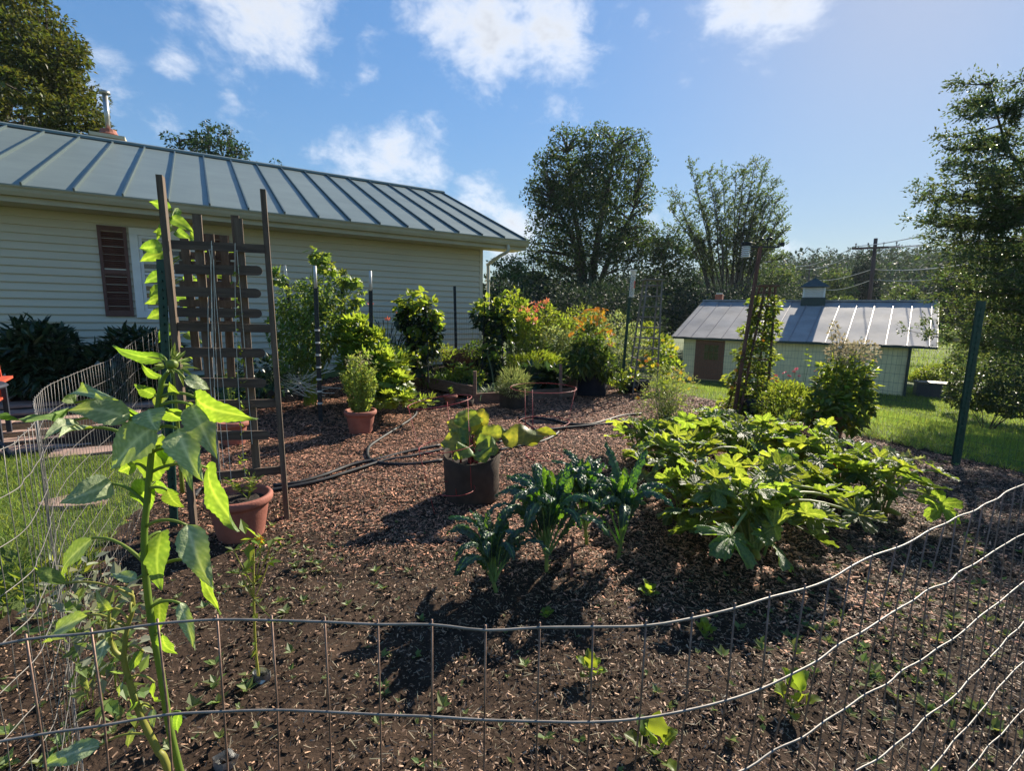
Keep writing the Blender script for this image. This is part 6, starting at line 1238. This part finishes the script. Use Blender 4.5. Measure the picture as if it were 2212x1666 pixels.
for k in range(26):
    a, c = D(rng.uniform(590, 640), rng.uniform(800, 850), 7.0), D(rng.uniform(660, 745), rng.uniform(790, 860), rng.uniform(6.6, 7.4)); a[2] = max(a[2], .1); b.tube(bez(a, (a + c) / 2 + [0, 0, -.08], c, 8), .004, 3, cap=False)
t = thing('twine_web', 'pale twine and bare stems strung low between the tomato posts', 'twine', G(668, 870)); b.build('strand', M['string'], t, kind='stuff')
multi('squash_plant', 'bright green mounded squash bush right of the tomatoes', 'squash plant', G(790, 862), [([(765, 715, 7.3, .20, .2), (790, 745, 7.1, .27, .22), (830, 790, 6.9, .30, .22), (800, 800, 6.8, .30, .25), (845, 830, 6.7, .26, .16), (770, 780, 7.0, .22, .3)], 900, .15, 'bright', T_LOBE, .9, -.1, .4), ([(880, 862, 6.4, .2, .06), (920, 868, 6.3, .12, .05), (840, 858, 6.4, .3, .1)], 150, .10, 'bright', T_LOBE, 1., 0, .6)], 16, .007)
multi('leafy_plant', 'upright pale leafy plant behind the squash bush', 'plant', G(840, 835), [([(857, 785, 7.6, .16, .16), (850, 800, 7.6, .14, .12)], 130, .17, 'bright', T_LONG, .4, .8, .7)], 6)
def rosemary():
    q = p2 + [0, 0, .24]; t = thing('rosemary_plant', 'tall wispy rosemary with pale flowered tips in a terracotta pot', 'rosemary', q); b, lb = MB(), MB(); P_, Dd = [], []
    for k in range(34):
        a = rng.random() * 6.28; r_ = rng.random() ** .5; e = q + [math.cos(a) * r_ * .22, math.sin(a) * r_ * .2, .45 + .30 * rng.random() - .1 * r_]; o = q + [math.cos(a) * r_ * .09, math.sin(a) * r_ * .09, -.02]; pp = bez(o, (o + e) / 2 + rng.normal(size=3) * .02, e, 10); b.tube(pp, np.linspace(.004, .0018, 10), 4, cap=False)
        for i in range(1, 10): m = 9; P_.append(pp[i] + rng.normal(size=(m, 3)) * .006); Dd.append(norm(rdir(m) + [0, 0, .9]))
    P_ = np.vstack(P_); Dd = np.vstack(Dd); lb.inst(T_LONG, P_, mats(Dd, rdir(len(P_))), .035 + .03 * rng.random(len(P_))); lb.build('foliage', M['palegreen'], t); b.build('stem', M['stemg'], t)
    b = MB(); p, d = ell(160, [(q + [-.05, 0, .62], (.12, .12, .08)), (q + [.08, 0, .68], (.08, .08, .08))], .9); b.inst(T_LEAF, p, mats(d, rdir(160)), .02 + .015 * rng.random(160)); b.build('flower_tips', M['dryseed'], t, kind='stuff')
rosemary()
def sprig(name, label, cat, q, n, h, lf, mat, T=T_LEAF, spread=.25, leafn=7, stemm='stemg', group=None, r_=.003, upb=.6, base0=.25):
    t = thing(name, label, cat, q, group); b, lb = MB(), MB()
    for k in range(n):
        a = rng.random() * 6.28; e = q + np.array([math.cos(a) * spread * rng.random(), math.sin(a) * spread * rng.random(), 0]) * h + [0, 0, h * rng.uniform(.75, 1.05)]; pp = bez(q, (q + e) / 2 + [0, 0, .1 * h], e, 9); b.tube(pp, np.linspace(r_, r_ * .4, 9), 5, cap=False)
        m = leafn; f = base0 + (1 - base0) * rng.random(m); i = (f * 8).astype(int); aa = rng.random(m) * 6.28; d = np.stack([np.cos(aa), np.sin(aa), upb * np.ones(m)], 1); lb.inst(T, pp[i], mats(d, np.tile([0, 0, 1.], (m, 1))), lf * (.6 + .7 * rng.random(m)))
    lb.build('foliage', M[mat], t); b.build('stem', M[stemm], t); return t
sprig('carrot_seedling', 'feathery seedling in the largest terracotta pot', 'seedling', p1 + [.05, .02, .25], 7, .17, .05, 'mid', T_LONG, 1.0, 14)
sprig('pepper_seedling', 'yellow green seedling in the small orange pot', 'seedling', p3 + [0, 0, .14], 3, .16, .07, 'bright', T_LEAF, .4, 6)
sprig('dried_bean_plant', 'thin twining stems above the orange pot behind the trellis', 'plant', p4 + [0, 0, .22], 6, .7, .05, 'tomato', T_LEAF, .2, 8)
# the lone tall seedling near the front, on its pale stem
def young_plant():
    q = G(560, 1475); Y = q[1]; t = thing('young_sunflower', 'thin young plant with branching stems standing alone near the front wire', 'plant', q); top = D(548, 1165, Y + .02); b, lb = MB(), MB(); pp = spline([q, D(552, 1400, Y), D(548, 1280, Y), top], 8); b.tube(pp, np.linspace(.006, .003, len(pp)), 6)
    for e in ((505, 1190), (590, 1165), (565, 1180), (580, 1215), (530, 1230), (600, 1345), (520, 1240)):
        s = pp[int(len(pp) * (.62 if e[1] > 1200 else .7))]; e_ = D(e[0], e[1], Y + rng.uniform(-.06, .06)); b.tube(bez(s, (s + e_) / 2 + [0, 0, -.02], e_, 6), .0025, 4, cap=False); m = 4; lb.inst(T_LEAF, np.tile(e_, (m, 1)), mats(rdir(m, .2), np.tile([0, 0, 1.], (m, 1))), .03 + .03 * rng.random(m))
    m = 9; lb.inst(T_LEAF, np.tile(top, (m, 1)) + rng.normal(size=(m, 3)) * .015, mats(rdir(m, .1), np.tile([0, 0, 1.], (m, 1))), .04 + .03 * rng.random(m)); m = 12; i = rng.integers(8, len(pp), m); lb.inst(T_LEAF, pp[i], mats(rdir(m, .2), rdir(m, 1)), .02 + .03 * rng.random(m)); lb.build('foliage', M['bright'], t); b.build('stem', M['stemy'], t)
    b = MB(); b.inst(T_FLOW, [D(560, 1168, Y)], mats(np.array([[1., 0, .2]]), np.array([[.3, -.6, .7]])), [.02]); b.build('flower', M['orange'], t)
young_plant()
for k, (x, y, h, lab) in enumerate([(1710, 1545, .17, 'largest leafy seedling behind the rising front wire'), (1412, 1650, .17, 'leafy seedling at the lower frame edge under the front wire'), (1275, 1470, .12, 'seedling just below the top front wire in the middle'), (1522, 1385, .10, 'small seedling touching the top front wire'), (1400, 1295, .11, 'seedling standing in sun between kale and squash'), (1180, 1340, .07, 'smallest seedling in the shade before the kale')]):
    h *= 1.22; q = G(x, y); t = thing('cabbage_seedling', lab, 'seedling', q, 'young cabbage seedlings in the front row')
    b = MB(); b.tube([q, q + [0, 0, h * .25]], .003, 6); b.build('stem', M['zstalk'], t)
    for i in range(8):
        a = i * 2.4 + k; el = R(75 - 7 * i + rng.normal() * 6); L_ = h * (.8 - .03 * i) * rng.uniform(.8, 1.1); d = np.array([math.cos(a) * math.cos(el), math.sin(a) * math.cos(el), math.sin(el)]); s = q + [0, 0, h * .12]; m_ = s + d * L_ * .45; e = s + d * L_ + [0, 0, -.06 * L_]
        bb = MB(); bb.tube([s, m_], [.0022, .0016], 5); bb.build('leaf_stalk', M['zstalk'], t); big_leaf(m_, e, L_ * .47, norm(np.array([-d[0], -d[1], .4]) + [0, 0, .3]), .12, .3, 'broad', 12, 6, seed=300 + k * 10 + i, wavy=.03).build('leaf', M['bright'], t, smooth=True)
# foil collars at two stems
for px, py, lab in ((566, 1476, 'crumpled foil collar round the thin young plant'), (488, 1664, 'crumpled foil scrap at the lower frame edge')):
    q = G(px, py); a = np.linspace(0, 2 * PI, 15)[:-1]; b = MB(); V = [[q[0] + (.018 + .012 * rng.random()) * math.cos(t_) * (1 + .3 * j), q[1] + (.018 + .012 * rng.random()) * math.sin(t_), q[2] + j * .022 + .008 * rng.random()] for j in range(3) for t_ in a]; b.add(V, [[j * 14 + i, j * 14 + (i + 1) % 14, (j + 1) * 14 + (i + 1) % 14, (j + 1) * 14 + i] for j in range(2) for i in range(14)]); o = b.build('foil_collar', M['steel']); setp(o, lab, 'foil')
# bed plants
multi('pepper_plant', 'bright pepper plants at the back of the raised bed', 'pepper plants', G(985, 840), [([(985, 800, 8.6, .18, .09), (1005, 797, 8.5, .14, .09), (1035, 818, 8.3, .10, .07), (945, 818, 8.5, .10, .06)], 260, .085, 'bright', T_LEAF, .9, -.1, .5)], 10)
def straps(name, label, cat, q, n, L_, mat, sp=.15, w=None, T=T_STRAP, group=None, flop=.6, flowers=None):
    t = thing(name, label, cat, q, group); b = MB(); a = rng.random(n) * 6.28; o = q + np.stack([rng.normal(size=n) * sp, rng.normal(size=n) * sp * .7, np.zeros(n)], 1); el = rng.uniform(flop, 1.45, n); d = np.stack([np.cos(a) * np.cos(el), np.sin(a) * np.cos(el), np.sin(el)], 1)
    nn_ = np.stack([-np.cos(a), -np.sin(a), .4 + 0 * a], 1); s = L_ * (.55 + .6 * rng.random(n)); b.inst(T, o, mats(d, nn_), s); b.build('foliage', M[mat], t); return t, o
straps('onion_plant', 'pale flopping onion leaves at the front of the raised bed', 'onions', G(1055, 858) + [0, 0, .1], 130, .30, 'onion', .22, flop=.1)
straps('leek_plant', 'blue green leeks growing in the white bucket', 'leeks', pbk + [0, 0, .22], 60, .26, 'onion', .05, flop=.9)
b = MB(); q = G(1068, 850); t = thing('onion_stalk', 'single tall curled onion stalk rising from the raised bed', 'onion', q); pp = spline([q, D(1062, 800, q[1]), D(1053, 765, q[1]), D(1060, 748, q[1]), D(1072, 750, q[1]), D(1077, 768, q[1])], 6); b.tube(pp, np.linspace(.012, .006, len(pp)), 6); b.build('stem', M['onion'], t, smooth=True)
def feathery(name, label, cat, q, ells, n, mat, lf=.05):
    t = thing(name, label, cat, q); b = MB(); E_ = [(D(x, y, Y), (r_, r_, rz)) for x, y, Y, r_, rz in ells]; p, d = ell(n, E_, .7); o = norm(p - q + rdir(n) * .25 * np.linalg.norm(p - q, axis=1, keepdims=True)); b.inst(T_LONG, p, mats(o, rdir(n)), np.stack([lf * (.6 + rng.random(n)), np.full(n, lf * .35), np.full(n, lf)], 1)); b.build('foliage', M[mat], t)
    b = MB(); stems_flowers(b, q, [c + rdir(1)[0] * np.array(r_) * .7 for c, r_ in E_ for _ in range(6)], .004); b.build('stem', M['stemg'], t)
feathery('dill_plant', 'feathery grey green herb filling the brown fabric pot by the bed', 'herb', pb2 + [0, 0, .28], [(1108, 822, 7.5, .22, .18), (1092, 835, 7.4, .16, .12), (1125, 830, 7.5, .16, .14), (1112, 845, 7.3, .2, .1)], 1500, 'pale', .07)
feathery('carrot_plant', 'soft bright green carrot tops beyond the brown fabric pot', 'carrots', G(1150, 822), [(1130, 785, 9.3, .3, .16), (1165, 780, 9.4, .3, .18), (1200, 785, 9.4, .25, .16), (1110, 795, 9.2, .2, .12)], 2200, 'bright', .08)
multi('cabbage_plant', 'dark blue green cabbages beside the short bed stake', 'cabbages', G(1175, 840), [([(1150, 815, 8.7, .2, .12), (1180, 815, 8.8, .2, .14), (1205, 818, 8.8, .14, .12)], 90, .22, 'dark', T_LOBE, 1., .2, .5)], 0)
# lilies and tall perennials along the back
for k, (x, y, Y, n, L_, lab, fl) in enumerate([(835, 795, 8.7, 190, .62, 'dark lily clump under the rightmost white-topped post', ((800, 658), (862, 676), (796, 716), (838, 690))), (945, 800, 9.0, 170, .55, 'lily clump between the bean tower and bare post', ((925, 678),)), (1015, 795, 9.2, 150, .55, 'lily clump before the brown planter', ((1024, 690),)),
                                         (1120, 790, 9.6, 260, .75, 'large arching lily clump under the salmon flowers', ((1142, 690), (1150, 655), (1158, 662), (1160, 672), (1150, 680), (1165, 655), (1157, 690), (1130, 664), (1124, 672), (1172, 665), (1140, 670), (1154, 700), (1182, 650), (1176, 655), (1111, 668))), (1190, 795, 9.9, 220, .65, 'pale arching lily clump left of the orange daisies', ())]):
    q = D(x, y, Y); q[2] = float(gz(q[0], q[1])); t, _ = straps('daylily', lab, 'daylily', q, n, L_, 'strap', .26, group='daylily clumps', flop=.5)
    if fl:
        me = MB(); me.inst(t_flower(6, .22, -.45), [[0, 0, 0]], np.array([np.eye(3)]), [1.]); me = me.mesh('lily_flower', M['salmon']); sb = MB()
        for fx, fy in fl: c = D(fx, fy, Y + rng.uniform(-.2, .2)); nn_ = norm(rdir(1)[0] * .5 + [0, -.6, .6]); place('flower', me, t, frame(np.cross(nn_, [1, .2, 0]), nn_, c, .07)); a = q + rng.normal(size=3) * [.15, .1, 0]; sb.tube(bez(a, (a + c) / 2 + [0, 0, .08], c, 6), .004, 3, cap=False)
        sb.build('flower_stalk', M['stemg'], t)
b = MB(); q = D(840, 790, 8.9); t = thing('seed_stalks', 'thin leaning seed stalks in front of the plain clapboards', 'plant', [q[0], q[1], .2])
for k in range(34): a = D(rng.uniform(800, 880), 790, 8.8); a[2] = .2; e = D(rng.uniform(800, 905), rng.uniform(690, 740), 8.8); b.tube(bez(a, (a + e) / 2, e, 5), [.004, .004, .003, .004, .008], 4)
b.build('stem', M['dark'], t)
def perennials(label, E0, n, lf, mat, base, sh_=.7, T=T_LEAF, stems=20, flowers=None): return multi('perennial_clump', label, 'perennials', base, [(E0, n, lf, mat, T, .2, .3, sh_)], stems, .005, flowers=flowers, group='tall perennials at the back fence')
def gy(px, py, Y): q = D(px, py, Y); q[2] = float(gz(q[0], q[1])); return q
perennials('tall bright green spires at the house corner behind the bean tower', [(1108, 680, 10.2, .18, .55), (1125, 700, 10.2, .25, .5), (1095, 700, 10.0, .18, .4), (1140, 720, 10.2, .25, .4)], 1500, .09, 'bright', gy(1115, 800, 10.1))
perennials('mass of mid green stalks between the black post and orange daisies', [(1175, 700, 10.8, .3, .5), (1205, 720, 10.8, .35, .45), (1240, 735, 10.6, .35, .4), (1150, 730, 10.4, .3, .4)], 2200, .08, 'mid', gy(1190, 800, 10.6))
perennials('silvery speckled perennials left of the orange daisies', [(1190, 740, 10.2, .3, .35), (1225, 750, 10.2, .3, .35), (1165, 760, 10.0, .3, .3)], 1300, .06, 'pale', gy(1200, 805, 10.1))
perennials('pale seedy perennials behind the rain gauge post', [(1330, 720, 10.8, .3, .5), (1365, 740, 11., .3, .45), (1310, 740, 10.6, .25, .4), (1290, 700, 11., .2, .3)], 2000, .06, 'pale', gy(1335, 810, 10.8))
perennials('leafy thicket between the rain gauge and silvery obelisk', [(1395, 740, 12, .35, .5), (1430, 760, 12, .35, .4), (1370, 770, 11.5, .3, .35)], 1700, .09, 'mid', gy(1400, 820, 11.8))
perennials('bright spray of yellow green leaves beside the shed door', [(1440, 765, 9.6, .14, .22), (1425, 790, 9.4, .2, .2), (1460, 800, 9.4, .16, .2)], 420, .09, 'bright', gy(1435, 860, 9.4), stems=8)
hp = [(1238, 733), (1243, 712), (1250, 705), (1256, 708), (1245, 690), (1252, 684), (1262, 676), (1268, 670), (1275, 668), (1282, 672), (1290, 668), (1296, 674), (1262, 690), (1270, 686), (1280, 684), (1288, 688), (1298, 684), (1305, 690), (1255, 698), (1268, 700), (1276, 696), (1286, 700), (1296, 698), (1308, 668), (1290, 720), (1300, 715), (1308, 712), (1316, 716), (1322, 722), (1304, 728), (1312, 732), (1326, 742), (1318, 745), (1234, 722), (1312, 702), (1262, 712), (1300, 676)]
multi('orange_daisy_plant', 'bushy plant with orange daisy flowers in the black fabric pot', 'daisy plant', p6 + [0, 0, .35], [([(1270, 770, 8.6, .30, .26), (1250, 785, 8.5, .28, .22), (1295, 785, 8.6, .28, .22), (1312, 800, 8.6, .16, .16), (1270, 735, 8.7, .22, .25)], 1500, .13, 'midd', T_LONG, .4, -.3, .4), ([(1275, 720, 8.8, .26, .3), (1300, 750, 8.8, .26, .25), (1270, 765, 8.7, .3, .2)], 330, .10, 'bright', T_LONG, .4, .3, .6)], 24, .006, flowers=[(hp, 8.9, .068, 'orange', T_FLOW)])
yp = [(1385, 790), (1402, 775), (1410, 790), (1432, 735), (1440, 742), (1450, 748), (1462, 752), (1455, 795), (1462, 800), (1470, 805), (1475, 798), (1482, 812), (1490, 818), (1468, 820), (1478, 826), (1498, 826), (1455, 815), (1445, 808), (1442, 822), (1465, 838), (1488, 840), (1504, 838), (1430, 815)]
op = [(1372, 842), (1380, 778), (1388, 790), (1396, 780), (1405, 778), (1395, 768), (1420, 788), (1378, 860), (1450, 770), (1365, 815)]
multi('cosmos_plant', 'airy bush with yellow and orange daisies left of the vine obelisk', 'daisy plant', G(1440, 912), [([(1430, 850, 6.9, .30, .28), (1415, 880, 6.7, .30, .22), (1455, 865, 6.8, .28, .26), (1440, 820, 7.0, .26, .22), (1480, 830, 7.3, .22, .18)], 2400, .035, 'pale', T_LONG, .2, .2, .8), ([(1435, 860, 6.9, .30, .3)], 260, .05, 'bright', T_LEAF, .2, .2, .8)], 60, .004, flowers=[(yp, 7.1, .035, 'yellow', T_FLOW), (op, 7.0, .032, 'orange', T_FLOW)])
pk = [(1668, 818), (1676, 811), (1694, 805), (1720, 797), (1726, 812), (1715, 803), (1762, 801), (1678, 824), (1705, 812)]
multi('zinnia_plant', 'leafy clump with pink zinnia heads between the obelisk and red pot', 'zinnia', G(1700, 925), [([(1690, 870, 6.5, .20, .24), (1725, 875, 6.5, .22, .26), (1665, 880, 6.6, .18, .2), (1745, 880, 6.6, .16, .2), (1705, 850, 6.6, .2, .15)], 1300, .07, 'mid', T_LONG, .2, .5, .6), ([(1700, 865, 6.4, .28, .25)], 420, .06, 'bright', T_LONG, .2, .5, .8)], 40, .004, flowers=[(pk, 6.5, .027, 'pink', t_flower(13, .3, .15))])
wp_ = [(x + rng.normal() * 10, y + rng.normal() * 7) for x, y in ((1830, 760), (1845, 750), (1860, 770), (1875, 755), (1885, 745), (1895, 758), (1850, 785), (1870, 785), (1815, 750), (1800, 740), (1890, 748), (1865, 735), (1840, 765))]
multi('flowering_tobacco', 'tall plant with spent white flowers spilling from the dark red pot', 'flowering plant', p5 + [0, 0, .26], [([(1790, 880, 5.9, .24, .18), (1830, 870, 6.1, .26, .26), (1765, 890, 5.9, .16, .16), (1850, 830, 6.2, .18, .22), (1800, 840, 6.1, .2, .22), (1850, 880, 6., .15, .2), (1840, 915, 5.8, .1, .1)], 1150, .11, 'mid', T_LEAF, .5, -.5, .4), ([(1825, 810, 6.2, .22, .22), (1850, 800, 6.3, .2, .22), (1865, 850, 6.2, .14, .2), (1795, 805, 6.2, .14, .2)], 620, .075, 'bright', T_LEAF, .3, -.2, .7),
      ([(1835, 765, 6.2, .22, .14), (1862, 760, 6.3, .20, .15), (1805, 765, 6.2, .13, .12), (1802, 715, 6.2, .06, .13), (1815, 735, 6.2, .08, .1)], 1100, .04, 'dryseed', T_LEAF, .2, .2, .9)], 30, .006, flowers=[(wp_, 6.2, .03, 'wht', t_flower(5, .3, .1))])
multi('fern_weed', 'light weedy plant under the two black pots of the obelisk', 'plant', G(1345, 850), [([(1330, 815, 9.2, .18, .16), (1345, 830, 9., .12, .12), (1365, 812, 9.2, .14, .1)], 260, .09, 'bright', T_LEAF, .4, 0, .8)], 8)
sprig('vine_tendril', 'single vine shoot climbing the back mesh fence', 'vine', gy(1735, 830, 6.6) + [0, 0, .45], 2, .75, .07, 'bright', T_LEAF, .12, 10, base0=.6)
multi('melon_vine', 'low pale leaf cluster trailing by the corner post', 'vine', G(1940, 990), [([(1935, 985, 4.7, .14, .03), (1975, 992, 4.7, .12, .03), (1900, 975, 4.9, .12, .03)], 40, .075, 'pale', T_LOBE, 1.5, .1, 1.)], 3)
multi('weedy_clump', 'grassy leaf clump on the ground at the lower left', 'plant', G(70, 1300), [([(110, 1250, 1.9, .12, .06), (60, 1280, 1.9, .14, .06), (160, 1230, 2.0, .1, .08), (30, 1240, 2.2, .2, .08)], 260, .06, 'mid', T_LONG, .3, .6, .9)], 0)
multi('weedy_clump', 'pale straggly weeds round the foot of the yellow stalked sunflower', 'plant', G(235, 1500), [([(200, 1330, 1.25, .07, .10), (240, 1400, 1.2, .07, .10), (180, 1240, 1.35, .08, .06), (260, 1290, 1.3, .06, .08), (130, 1300, 1.4, .08, .06)], 170, .035, 'grey', T_LEAF, .3, .1, .9), ([(210, 1370, 1.2, .08, .12), (250, 1480, 1.1, .07, .1), (150, 1340, 1.3, .1, .08)], 110, .045, 'weed', T_LEAF, .3, .1, .9)], 16, .002)
multi('shaded_hostas', 'dark low foliage behind the patio along the house', 'plants', G(560, 880), [([(560, 800, 7.2, .3, .2), (590, 830, 7.0, .25, .15), (480, 850, 6.4, .3, .08)], 420, .12, 'dark', T_LEAF, .8, 0, .5)], 0)

def haze():
    b = MB(); b.box((0, 320, 35), (1100, 800, 95)); m, nt, N, L, out = _mat('haze_air'); v = N.new('ShaderNodeVolumePrincipled'); v.inputs['Density'].default_value = .00022; v.inputs['Color'].default_value = (.72, .82, .95, 1); v.inputs['Anisotropy'].default_value = .2
    L.new(v.outputs[0], out.inputs['Volume']); b.build('haze', m, kind='stuff')
haze()
